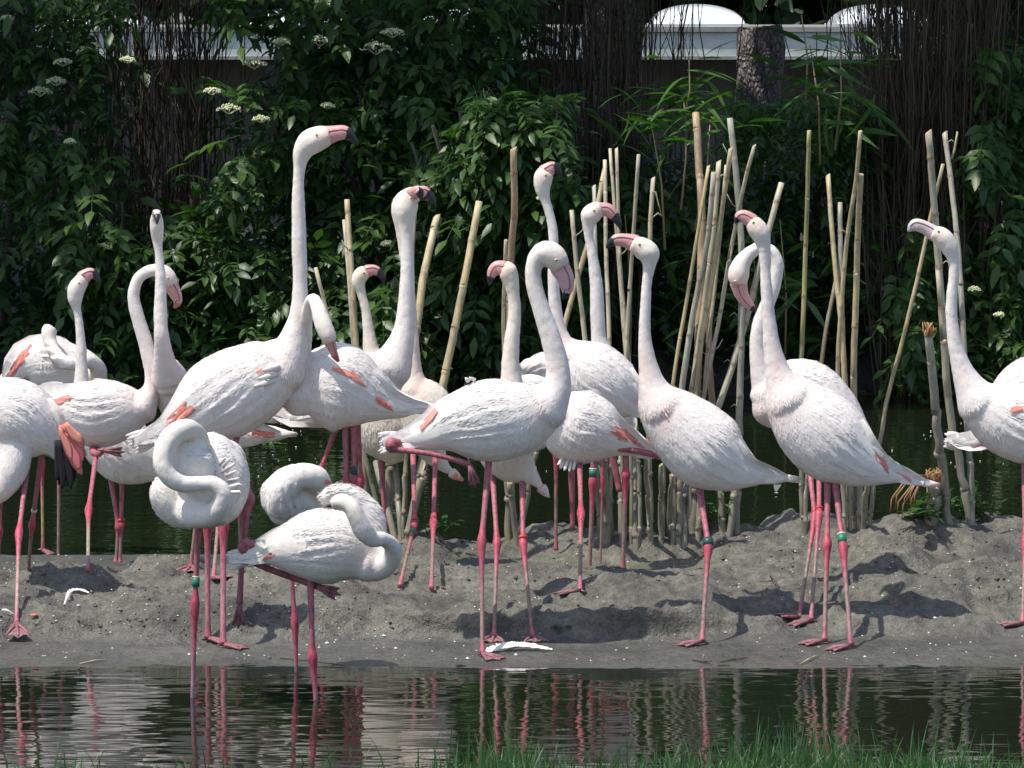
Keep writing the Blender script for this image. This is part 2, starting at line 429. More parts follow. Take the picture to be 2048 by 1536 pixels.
def foot_mesh(center, d, side, up, L=0.088, spread=30, col=LEGC):
    mb = MB(); tips = []
    col = tuple(np.array(col)*.6 + np.array((.12, .11, .095))*.4)
    for a in (-spread, 0, spread):
        v = (d * math.cos(R(a)) + side * math.sin(R(a))).normalized()
        l = L * (1.0 if a == 0 else 0.9)
        cs = [center + up*0.012, center + v*l*0.35 + up*0.010, center + v*l*0.7 + up*0.007, center + v*l + up*0.003]
        mb.add(tube(cs, [0.0085, 0.0062, 0.0055, 0.0025], 6, up=up), col)
        tips.append(cs)
    web = tuple(np.array(col) * (0.95, 1.25, 1.15))
    for i in (0, 1):
        A, B = tips[i], tips[i+1]
        m = (A[3] + B[3]) * 0.5; m2 = center + (m - center) * 0.86 + up * 0.002
        vs = [center + up*0.008, A[1] - up*0.002, A[2] - up*0.002, A[3] - up*0.001, m2, B[3] - up*0.001, B[2] - up*0.002, B[1] - up*0.002]
        top = [v + up*0.0015 for v in vs]
        f = [(0, 1, 2, 3, 4), (0, 4, 5, 6, 7), (12, 11, 10, 9, 8), (15, 14, 13, 12, 8)]
        mb.add((vs + top, f), web)
    mb.add(tube([center + up*0.012, center - d*0.022 + up*0.004], [0.006, 0.003], 6, up=up), col)
    return mb

def build_leg(root, D, lg):
    mb = MB()
    kind = lg.get('k', 'g'); pts = lg['p']; sc = lg.get('s', 1.0) * 0.9
    tone = lg.get('tone', 1.0)
    LC = LEGC * tone; KC = KNEEC * tone; SC = lg.get('shank', SHANKC)
    fdir = lg.get('f'); ft = None
    if kind == 'path':
        st = norm_st(pts, 1.0); q = catmull(st, 5)
        c, r, wr = lift(q, D, 1.0)
        n = len(c); cols = []
        for i in range(n):
            cols += [tuple(LC * (0.9 + 0.1*math.sin(i)))] * 9
        v, f = tube(c, r, 9); cols += [cols[0], cols[-1]]
        mb.add((v, f), cols)
        path = c; rad = r
        if fdir is not None:
            d = Vector((fdir[0], fdir[2] if len(fdir) > 2 else 0, -fdir[1])).normalized()
            side = Vector((1, 0, 0)) - d * d.x
            if side.length < .3: side = Vector((0, 0, 1)) - d * d.z
            side = side.normalized() * 1.0
            ft = foot_mesh(c[-1] - d*0.0, d, side, d.cross(side).normalized(), 0.075, lg.get('spread', 14), LC*0.95)
    else:
        (hx, hy), (kx, ky), (ax, ay) = pts[0][:2], pts[1][:2], pts[2][:2]
        if kind == 'g':
            h = hit(ax, ay + 8); fd = h.y; ankle = Vector(h)
        elif kind == 'd':
            fd = D + lg.get('dy', 0); x = P(ax, ay, fd).x
            ankle = Vector((x, fd, max(hz(x, fd), -0.2)))
        else:
            fd = D + lg.get('dy', 0); ankle = P(ax, ay, fd); 
        fd = D + max(-0.22, min(0.22, fd - D)) if kind != 'g' else fd
        hip = P(hx, hy, D + lg.get('hd', 0)); kn = P(kx, ky, D * 0.55 + fd * 0.45)
        ground_pt = Vector(ankle)
        if kind == 'w':                       # wades: carries on below the water
            dirn = (ankle - kn).normalized(); ankle = ankle + dirn * 0.22
        elif kind != 'w': ankle = ankle + Vector((0, 0, 0.012))
        hip2 = hip + (hip - kn).normalized() * 0.05
        ts, cs, rs, co = [], [], [], []
        def addp(a, b, t, r, c): cs.append(a + (b - a)*t); rs.append(r*sc); co.append(c)
        addp(hip2, kn, 0, .0135, LC); addp(hip, kn, 0.25, .0105, LC); addp(hip, kn, .75, .0088, LC); addp(hip, kn, .90, .0112, KC)
        addp(hip, kn, .975, .0150, KC); addp(kn, ankle, .025, .0158, KC); addp(kn, ankle, .09, .0125, KC); addp(kn, ankle, .2, .0088, LC*.5+KC*.5)
        addp(kn, ankle, .45, .0074, SC); addp(kn, ankle, .8, .0074, SC); addp(kn, ankle, .93, .0085, LC); addp(kn, ankle, 1.0, .0110, LC)
        arr = np.array([[*c, r, *k] for c, r, k in zip(cs, rs, co)])
        q = catmull(arr, 3)
        # slight organic wobble
        path = [Vector(a[:3]) for a in q]; rad = [a[3] for a in q]
        v, f = tube(path, rad, 10); cols = []
        for a in q: cols += [tuple(np.clip(a[4:7], 0, 1))] * 10
        cols += [cols[0], cols[-1]]
        mb.add((v, f), cols)
        if fdir is not None and kind != 'w':
            a = R(fdir); d = Vector((math.cos(a), math.sin(a), 0)); 
            c0 = Vector((ankle.x, ankle.y, ground_pt.z + 0.001))
            tip = c0 + d*0.08; dz = max(-0.03, min(0.02, hz(tip.x, tip.y) - c0.z)); d = (d + Vector((0, 0, dz/0.08))).normalized()
            side = Vector((-math.sin(a), math.cos(a), 0))
            ft = foot_mesh(c0, d, side, Vector((0, 0, 1)), 0.09, lg.get('spread', 30), LC * lg.get('ftone', 1.0))
    leg = mb.build('leg', m_leg, root)
    if ft: 
        fo = ft.build('foot', m_leg); fo.parent = leg; fo.matrix_parent_inverse = leg.matrix_parent_inverse.copy(); fo.matrix_parent_inverse = Matrix.Identity(4)
        fo.matrix_parent_inverse = Matrix.Identity(4)
    if 'ring' in lg:
        ry, colr = lg['ring'][0], lg['ring'][1]
        zz = P(pts[0][0], ry, D).z
        i = min(range(len(path)), key=lambda k: abs(path[k].z - zz))
        c0 = path[i]; d = (path[min(i+1, len(path)-1)] - path[max(i-1, 0)]).normalized(); r = rad[i] + 0.0035
        hh = lg['ring'][2] if len(lg['ring']) > 2 else 0.013
        mr = MB()
        cs = [c0 - d*hh, c0 - d*hh*0.98, c0, c0 + d*hh*0.98, c0 + d*hh]
        mr.add(tube(cs, [r*.7, r, r, r, r*.7], 12), colr)
        if len(lg['ring']) > 3:
            mr.add(tube([c0 - d*hh*1.35, c0 - d*hh*1.02], [r*.98, r*.98], 12), lg['ring'][3])
        ro = mr.build('leg_ring', m_plain); ro.parent = leg
    return leg

def build_bird(sp):
    D = sp['D']; s = D / F
    torso = catmull(norm_st(sp['torso'], sp.get('wr', 0.78)), 6)
    neck = None
    if sp.get('neck'):
        ns = norm_st(sp['neck'], 1.0); a_, b_ = np.array(ns[0]), np.array(ns[1]); dd = a_[:2] - b_[:2]; dd = dd / (np.hypot(*dd) + 1e-6)
        pre = [(a_[0] + dd[0]*a_[2]*k1, a_[1] + dd[1]*a_[2]*k1, a_[2]*k2, a_[3], 1.0) for k1, k2 in ((.95, .12), (.75, .62))]
        neck = catmull(pre + ns, 6)
    lofts = [torso] + ([neck] if neck is not None else []) + [catmull(norm_st(e, 1.0), 6) for e in sp.get('extra', [])]
    vs, fs = [], []
    for q in lofts:
        c, r, wr = lift(q, D, 1)
        v, f = tube(c, r, 20, wr)
        o = len(vs); vs += v; fs += [tuple(i+o for i in g) for g in f]
    me = bpy.data.meshes.new('tmp'); me.from_pydata([tuple(v) for v in vs], [], fs)
    bm = bmesh.new(); bm.from_mesh(me); bmesh.ops.recalc_face_normals(bm, faces=bm.faces); bm.to_mesh(me); bm.free()
    ob = bpy.data.objects.new('tmp', me); COL.objects.link(ob)
    rm = ob.modifiers.new('r', 'REMESH'); rm.mode = 'VOXEL'; rm.voxel_size = sp.get('vox', 0.0056)
    sm = ob.modifiers.new('s', 'SMOOTH'); sm.factor = 0.5; sm.iterations = sp.get('smooth', 9)
    dg = bpy.context.evaluated_depsgraph_get()
    ev = ob.evaluated_get(dg); me2 = bpy.data.meshes.new_from_object(ev)
    bpy.data.objects.remove(ob); bpy.data.meshes.remove(me)
    me2.name = 'body'
    nv = len(me2.vertices); co = np.zeros(nv*3); me2.vertices.foreach_get('co', co); co = co.reshape(-1, 3)
    no = np.zeros(nv*3); me2.vertices.foreach_get('normal', no); no = no.reshape(-1, 3)
    # screen-plane coordinates (side plane of the bird) for colouring and feather relief
    t = co[:, 1]
    # soft plumage relief (rows of down on the breast and back)
    rel = 0.0009*fbm(co[:, 0]*22 + co[:, 1]*9, co[:, 2]*22, 2) + 0.0006*vnoise(co[:, 0]*95, co[:, 2]*95)
    if sp.get('wing', 1):
        tc, tr_, _ = lift(torso, D, 1); tc = np.array([tuple(v) for v in tc]); tr_ = np.array(tr_)
        tt = np.gradient(tc[:, [0, 2]], axis=0); tt /= (np.linalg.norm(tt, axis=1)[:, None] + 1e-9); up2 = np.stack([-tt[:, 1], tt[:, 0]], 1)
        fl = (up2[:, 1] < 0); up2[fl] *= -1
        ni = (((co[:, None, [0, 2]] - tc[None, :, [0, 2]])**2).sum(2)).argmin(1)
        uu = ni / (len(tc)-1.0) + 0.0; dlt = co[:, [0, 2]] - tc[ni][:, [0, 2]]
        uu = uu + (dlt*tt[ni]).sum(1) / 0.6; vv = (dlt*up2[ni]).sum(1) / tr_[ni]
        ph = float(D*3.7 % 1)
        w_ = (vv*3.6 + uu*2.6 + ph + 0.35*fbm(uu*4 + D*9, vv*2.2, 3))
        fr = w_ - np.floor(w_); saw = np.where(fr < .82, (fr/.82)**1.3, 1 - (fr-.82)/.18)
        msk = sst(uu, .22, .42) * (1 - sst(uu, .82, 1.0)) * sst(vv, -.62, -.35) * (1 - sst(vv, .62, .92)) * np.clip(np.abs(no[:, 1])*1.6 - .2, 0, 1)
        msk = msk * (0.65 + 0.5*fbm(uu*5 + 3 + D, vv*3, 2)).clip(0.15, 1.2)
        rel = rel + msk * 0.0092 * (saw - .4)
        # scalloped fold where the shoulder covers the wing
        w2_ = uu*5.5 - vv*1.1 + .3*fbm(uu*3, vv*6 + D, 2); f2 = w2_ - np.floor(w2_); rel = rel + msk * .0022 * np.where(f2 < .85, f2, 0)
    co = co + no * rel[:, None]
    me2.vertices.foreach_set('co', co.ravel())
    base = np.tile(WHITE * np.array(sp.get('tone', (1, 1, 1))), (nv, 1))
    k = 0.03 + 0.04 * fbm(co[:, 0]*9 + 3, co[:, 2]*9, 3)
    pink = np.clip(k, 0, 1)
    if neck is not None:
        nc, nr, _ = lift(neck, D, 1); nc = np.array([tuple(v) for v in nc])
        dist = np.full(nv, 9.0); idx = np.zeros(nv)
        for i in range(len(nc)):
            dd = np.linalg.norm(co - nc[i], axis=1) - nr[i]
            m = dd < dist; dist[m] = dd[m]; idx[m] = i
        f = idx / (len(nc) - 1)
        near = np.clip(1 - dist / 0.03, 0, 1)
        low = np.exp(-((f - 0.25) / 0.22)**2)
        pn = sp.get('pneck', 0.30)
        streak = 0.6 + 0.6*np.clip(fbm(co[:, 0]*30, co[:, 2]*12, 3), -0.6, 1)
        pink = pink + near * pn * low * streak
        if sp.get('beak'):
            bb = sp['beak'][0][0]; bx = np.array(P(bb[0], bb[1], D + (bb[3] if len(bb) > 3 else neck[-1][3])))
            db = np.linalg.norm(co - bx, axis=1)
            pink = pink + np.clip(1.15 - db / (sp['beak'][0][0][2]*s*1.75), 0, 1) * 0.75 * (f > 0.6)
        cream = near * np.clip((f - 0.55) * 2.5, 0, 1)
        base = base * (1 - cream[:, None] * np.array((0.0, 0.03, 0.10)))
    pink = np.clip(pink, 0, 1)[:, None]
    colr = base * (1 - pink) + PINKF * pink
    ca = me2.color_attributes.new('Col', 'FLOAT_COLOR', 'POINT')
    arr = np.ones((nv, 4), dtype=np.float32); arr[:, :3] = colr; ca.data.foreach_set('color', arr.ravel())
    me2.polygons.foreach_set('use_smooth', [True]*len(me2.polygons))
    me2.materials.clear(); me2.materials.append(m_plum); me2.update()
    # root at the ground below the body
    cx = P(float(np.mean(torso[:, 0])), float(np.mean(torso[:, 1])), D)
    root = empty('flamingo', (cx.x, D, max(hz(cx.x, D), 0)))
    tag(root, sp['label'], 'flamingo', 'flamingos standing on the mud bank')
    body = bpy.data.objects.new('body', me2); COL.objects.link(body); child(body, root)
    bvh = BVHTree.FromPolygons([tuple(v) for v in co], [tuple(p.vertices) for p in me2.polygons])
    camv = Vector((0, 0, CAM_H))
    def cast(px, py, side):
        """side -1: camera side, +1: far side"""
        p = P(px, py, D)
        if side < 0:
            d = (p - camv).normalized(); o = P(px, py, D - 1.2)
        else:
            d = -(p - camv).normalized(); o = P(px, py, D + 1.2)
        h, n, i, dd = bvh.ray_cast(o, d, 2.0)
        return (h, n)
    # axis of the torso for the wings
    seg = np.r_[0, np.cumsum(np.hypot(np.diff(torso[:, 0]), np.diff(torso[:, 1])))]; Ltot = seg[-1]
    def axis(u):
        q = min(max(u, 0), 1.0) * Ltot
        x = np.interp(q, seg, torso[:, 0]); y = np.interp(q, seg, torso[:, 1]); r = np.interp(q, seg, torso[:, 2])
        q2 = min(q + 14, Ltot); q1 = max(q - 14, 0)
        dx = np.interp(q2, seg, torso[:, 0]) - np.interp(q1, seg, torso[:, 0]); dy = np.interp(q2, seg, torso[:, 1]) - np.interp(q1, seg, torso[:, 1])
        l = math.hypot(dx, dy) or 1; dx /= l; dy /= l
        nx_, ny_ = -dy, dx
        if ny_ > 0 or (abs(ny_) < 0.2 and nx_ < 0): nx_, ny_ = -nx_, -ny_
        ext = max(u - 1.0, 0) * Ltot
        return float(x + dx*ext), float(y + dy*ext), float(r), float(nx_), float(ny_)
    prof = (0.6, 0.9, 1.0, 0.95, 0.75, 0.30)
    def feather(mb, ctr, hw, side, l0, l1, col, rib=0.0010):
        """ctr: list of 6 (px,py)"""
        vs = []; last = None; miss = 0
        for kk in range(6):
            x, y = ctr[kk]; x2, y2 = ctr[min(kk+1, 5)]; x1, y1 = ctr[max(kk-1, 0)]
            dx, dy = x2-x1, y2-y1; l = math.hypot(dx, dy) or 1; nx_, ny_ = -dy/l, dx/l
            off = l0 + (l1 - l0) * (kk/5.0)**1.3
            for j in (-1, 0, 1):
                qx = x + j*hw*prof[kk]*nx_; qy = y + j*hw*prof[kk]*ny_
                h, n = cast(qx, qy, side)
                if h is None:
                    miss += 1
                    if last is None: return
                    h = P(qx, qy, last[0].y); n = last[1]
                else:
                    if last is not None and abs(h.y - last[0].y) > 0.05:
                        h = P(qx, qy, last[0].y + (0.01 if h.y > last[0].y else -0.01)); n = last[1]
                    last = (h, n)
                vs.append(h + n * (off + (rib if j == 0 else 0)))
        if miss > 9: return
        f = []
        for kk in range(5):
            a = kk*3; f += [(a, a+1, a+4, a+3), (a+1, a+2, a+5, a+4)]
        if side > 0: f = [tuple(reversed(q)) for q in f]
        mb.add((vs, f), tuple(col))
    rr = random.Random(int(D*1000) + int(torso[0][0]))
    red = sp.get('red', [])
    W = sp.get('wing', (0.16, 0.80, -0.42, 0.90))
    if W:
        for side in (-1, 1):
            mb = MB(); u = W[1]; u_stop = max(W[0], min(W[1] - .05, sp.get('wstart', .50)))
            while u > u_stop:
                x, y, r, a, b_ = axis(u)
                frac = (u - W[0]) / (W[1] - W[0])
                hw = 9.5 + 4.0*frac
                hw *= sp.get('fs', 1.0)
                dv = hw * 1.15 / max(r, 8)
                v = W[2] + rr.random()*dv
                while v < W[3]:
                    L = (58 + 66*frac + (30 if v > 0.3 else 0)) * sp.get('fs', 1.0) * rr.uniform(0.85, 1.15)
                    L = min(L, max((1.04 - u) * Ltot, 26))
                    jit = rr.uniform(-0.07, 0.07); du0 = rr.uniform(-0.02, 0.02)
                    ctr = []
                    for kk in range(6):
                        uu = u + du0 + kk/5.0 * L / Ltot
                        vv = (v + jit*kk/5.0) * (1 - 0.10*kk/5.0) - 0.10*kk/5.0*(1 if v > 0 else 0.2)
                        ax, ay, ar, an, am = axis(uu)
                        ctr.append((ax + an*ar*vv, ay + am*ar*vv))
                    g = rr.uniform(0.97, 1.03)
                    col = WHITE * g * np.array(sp.get('tone', (1, 1, 1)))
                    if rr.random() < 0.25: col = col*0.9 + PINKF*0.1
                    tx, ty = ctr[4]
                    feather(mb, ctr, hw*rr.uniform(.85, 1.15), side, 0.0008, 0.0042 * rr.uniform(0.7, 1.3), col)
                    v += dv
                u -= (24 + 14*frac) / Ltot
            for (x0, y0, x1, y1, hw) in (red if side < 0 else []):
                for q in (-0.5, 0.0, 0.5):
                    dx, dy = x1-x0, y1-y0; l = math.hypot(dx, dy); nx_, ny_ = -dy/l, dx/l; e0 = rr.uniform(-.2, .2)
                    ctr = [(x0 + dx*(k/5*1.28 + e0 - .1) + nx_*hw*q*(1-.12*k), y0 + dy*(k/5*1.28 + e0 - .1) + ny_*hw*q*(1-.12*k)) for k in range(6)]
                    feather(mb, ctr, hw*0.34, side, 0.0048, 0.0070, CORAL * rr.uniform(0.75, 1.15) + np.array((.05, .04, .03)), rib=.0006)
            if mb.v: mb.build('wing', m_feat, root)
    # down: thousands of small overlapping plumes over breast, belly and neck
    paths = [torso] + ([neck] if neck is not None else []); pc, pt = [], []
    for q in paths:
        c, r, _ = lift(q, D, 1); c = np.array([tuple(v) for v in c]); tt = np.gradient(c, axis=0)
        if q is neck: tt = -tt
        pc.append(c); pt.append(tt / (np.linalg.norm(tt, axis=1)[:, None] + 1e-9))
    pc = np.vstack(pc); pt = np.vstack(pt)
    nr_ = np.random.default_rng(int(D*100) + nv); sel = nr_.choice(nv, min(int(nv*0.5), 11000), replace=False)
    if neck is not None: sel = sel[~((f[sel] > 0.72) & (dist[sel] < .03))]
    bp0 = co[sel]; bn = no[sel] + nr_.normal(0, .02, (len(sel), 3)); bn /= np.linalg.norm(bn, axis=1)[:, None]
    dm = ((bp0[:, None, :] - pc[None, :, :])**2).sum(2); ni = dm.argmin(1); dirv = pt[ni] + nr_.normal(0, .10, (len(sel), 3)) + np.array((0, 0, -.15))
    dirv -= bn * (dirv*bn).sum(1)[:, None]; dirv /= (np.linalg.norm(dirv, axis=1)[:, None] + 1e-9); sd = np.cross(bn, dirv)
    thick = np.sqrt(dm.min(1)); sz = (0.0055 + 0.0075*np.clip((thick - 0.02)/0.07, 0, 1)) * nr_.uniform(1.1, 2.1, len(sel)); sz = sz[:, None]
    up_ = nr_.uniform(.0, .045, len(sel))[:, None]
    dv_ = np.stack([bp0 - bn*.0006, bp0 + dirv*sz*.5 + sd*sz*.105 + bn*sz*up_*.3, bp0 + dirv*sz + bn*sz*up_, bp0 + dirv*sz*.5 - sd*sz*.105 + bn*sz*up_*.3, bp0 + dirv*sz*.5 + bn*(sz*up_*.5 + .0003)], 1).reshape(-1, 3)
    k5 = np.arange(len(sel))*5; df = np.concatenate([np.stack([k5+a, k5+b_, k5+4], 1) for a, b_ in ((0, 3), (3, 2), (2, 1), (1, 0))]).tolist()
    dc = np.repeat(colr[sel] * nr_.uniform(.95, 1.04, (len(sel), 1)), 5, axis=0)
    dob = mesh_obj('down', dv_.tolist(), [tuple(q) for q in df], m_feat, None, True, np.clip(dc, 0, .86)); dob['kind'] = 'stuff'; child(dob, root)
    # tail plumes
    tl = sp.get('tail', 5); tl = tl + 2 if tl else 0
    if tl:
        mb = MB(); x, y, r, a, b_ = axis(0.93); x2, y2, r2, a2, b2 = axis(1.0)
        dx, dy = x2 - x, y2 - y; l = math.hypot(dx, dy) or 1; dx /= l; dy /= l
        TL = sp.get('tlen', 34)
        dyd = float(torso[-1][3])
        for kk in range(tl):
            g = (kk/(tl-1) - 0.5) if tl > 1 else 0
            ang = g * 0.42; ex = dx*math.cos(ang) - dy*math.sin(ang); ey = dx*math.sin(ang) + dy*math.cos(ang)
            LL = TL * rr.uniform(0.75, 1.1); pts = []
            for m_ in range(5):
                q = m_/4.0
                pts.append(P(x + (l*0.3 + q*(LL + l*0.7))*ex + a*g*r*1.2, y + (l*0.3 + q*(LL + l*0.7))*ey + b_*g*r*1.2, D + dyd + rr.uniform(-.01, .01)))
            v, f = tube(pts, [s*6.5, s*8, s*7.5, s*5, s*1.2], 8, 0.35)
            col = WHITE if not sp.get('tailcol') or kk % 2 else np.array(sp['tailcol'])
            mb.add((v, f), tuple(col))
        mb.build('tail', m_feat, root)
    if sp.get('droop'):
        for nm, colv, items in (('coral_wing_feather', (.70, .20, .15), [(122+rr.uniform(0, 10), 846+k*5, 146+rr.uniform(-6, 8), 868+k*6, 168-abs(k-3)*2+rr.uniform(-6, 5), 886+k*9, 9.5) for k in range(8)] + [(120, 850+k*4, 130, 880, 136+k*6, 915+k*5, 7) for k in range(5)]),
                                 ('black_flight_feather', (.018, .017, .02), [(112+k*3, 880, 116+k*4, 925, 112+k*6, 962+(k%3)*8, 7) for k in range(7)])):
            for (xa, ya, xm, ym, xe, ye, hw) in items:
                dd = D - .16 + (0.03 if 'black' in nm else 0) + rr.uniform(-.02, .02)
                q = catmull([(xa, ya, hw*.5), (xm, ym, hw), ((xm+xe)/2+2, (ym+ye)/2, hw), (xe, ye, hw*.25)], 3)
                mb = MB(); g = rr.uniform(.8, 1.2)
                mb.add(tube([P(float(a), float(b2), dd) for a, b2, _ in q], [float(c_)*s for _, _, c_ in q], 6, .14), tuple(np.clip(np.array(colv)*g + np.array((0, rr.uniform(0, .10), rr.uniform(0, .07)))*('coral' in nm), 0, 1))); mb.build(nm, m_feat, root)
    # ruffled loose plumes
    if sp.get('ruffle'):
        for (x0, y0, x1, y1, hw) in sp['ruffle']:
            mb = MB()
            h, n = cast(x0, y0, -1)
            if h is None: h = P(x0, y0, D); n = Vector((0, -1, 0))
            e = P(x1, y1, h.y - 0.02); m_ = (h + e) * 0.5 + n*0.012
            mb.add(tube([h, m_, e], [hw*s, hw*s*0.9, hw*s*0.15], 6, 0.4), tuple(WHITE))
            mb.build('ruffled_plume', m_feat, root)
    # beak
    if sp.get('beak'):
        bd = float(neck[-1][3])
        A = [(q[0], q[1], q[2], q[3] if len(q) > 3 else bd, 0.62) for q in sp['beak'][0]]
        B = [(q[0], q[1], q[2], q[3] if len(q) > 3 else bd, 0.6) for q in sp['beak'][1]]
        A2 = [(neck[-2][0], neck[-2][1], A[0][2]*0.8, bd, .62)] + A
        q = catmull(A2 + [B[0]], 4); c, r, wr = lift(q, D, 1)
        mb = MB(); bp_ = np.array(sp.get('bcol', BEAKP)); mb.add(tube(c, r, 12, wr), tuple(bp_))
        bk = mb.build('beak', m_beak, root)
        qb = catmull([(A[-1][0]*.25 + B[0][0]*.75, A[-1][1]*.25 + B[0][1]*.75, B[0][2]*1.05, bd if len(sp['beak'][1][0]) < 4 else B[0][3], .66)] + B, 4)
        c2, r2, wr2 = lift(qb, D, 1)
        mb = MB(); mb.add(tube(c2, [v*1.03 for v in r2], 12, wr2), tuple(sp.get('tipcol', BLACK)))
        bt = mb.build('beak_tip', m_beak); bt.parent = bk
        # the curved line where the two mandibles meet
        sg = sp.get('mouth', 1)
        if sg:
            mb = MB(); ml = []
            for i in range(2, len(q)):
                dx, dy = q[min(i+1, len(q)-1)][0] - q[i-1][0], q[min(i+1, len(q)-1)][1] - q[i-1][1]; l = math.hypot(dx, dy) or 1
                nx_, ny_ = -dy/l, dx/l
                if ny_ > 0: nx_, ny_ = -nx_, -ny_
                k_ = 0.42*sg
                ml.append(P(q[i][0] + nx_*q[i][2]*k_, q[i][1] + ny_*q[i][2]*k_, D + q[i][3] - q[i][2]*s*0.62*0.93))
            mb.add(tube(ml, [0.0013]*len(ml), 5), tuple(BLACK*2))
            mo = mb.build('mouth_line', m_beak); mo.parent = bk
    if sp.get('eye'):
        h, n = cast(sp['eye'][0], sp['eye'][1], -1)
        if h is not None:
            mb = MB()
            for rad_, colv, off in ((0.0052, (0.75, 0.62, 0.25), -0.001), (0.0026, (0.01, 0.01, 0.01), 0.0027)):
                cs = [h + n*(off + rad_*math.sin(a)) for a in np.linspace(-1.5, 1.5, 7)]
                mb.add(tube(cs, [rad_*max(math.cos(a), .05) for a in np.linspace(-1.5, 1.5, 7)], 10), colv)
            mb.build('eye', m_plain, root)
    for lg in sp.get('legs', []): build_leg(root, D, lg)
    return root

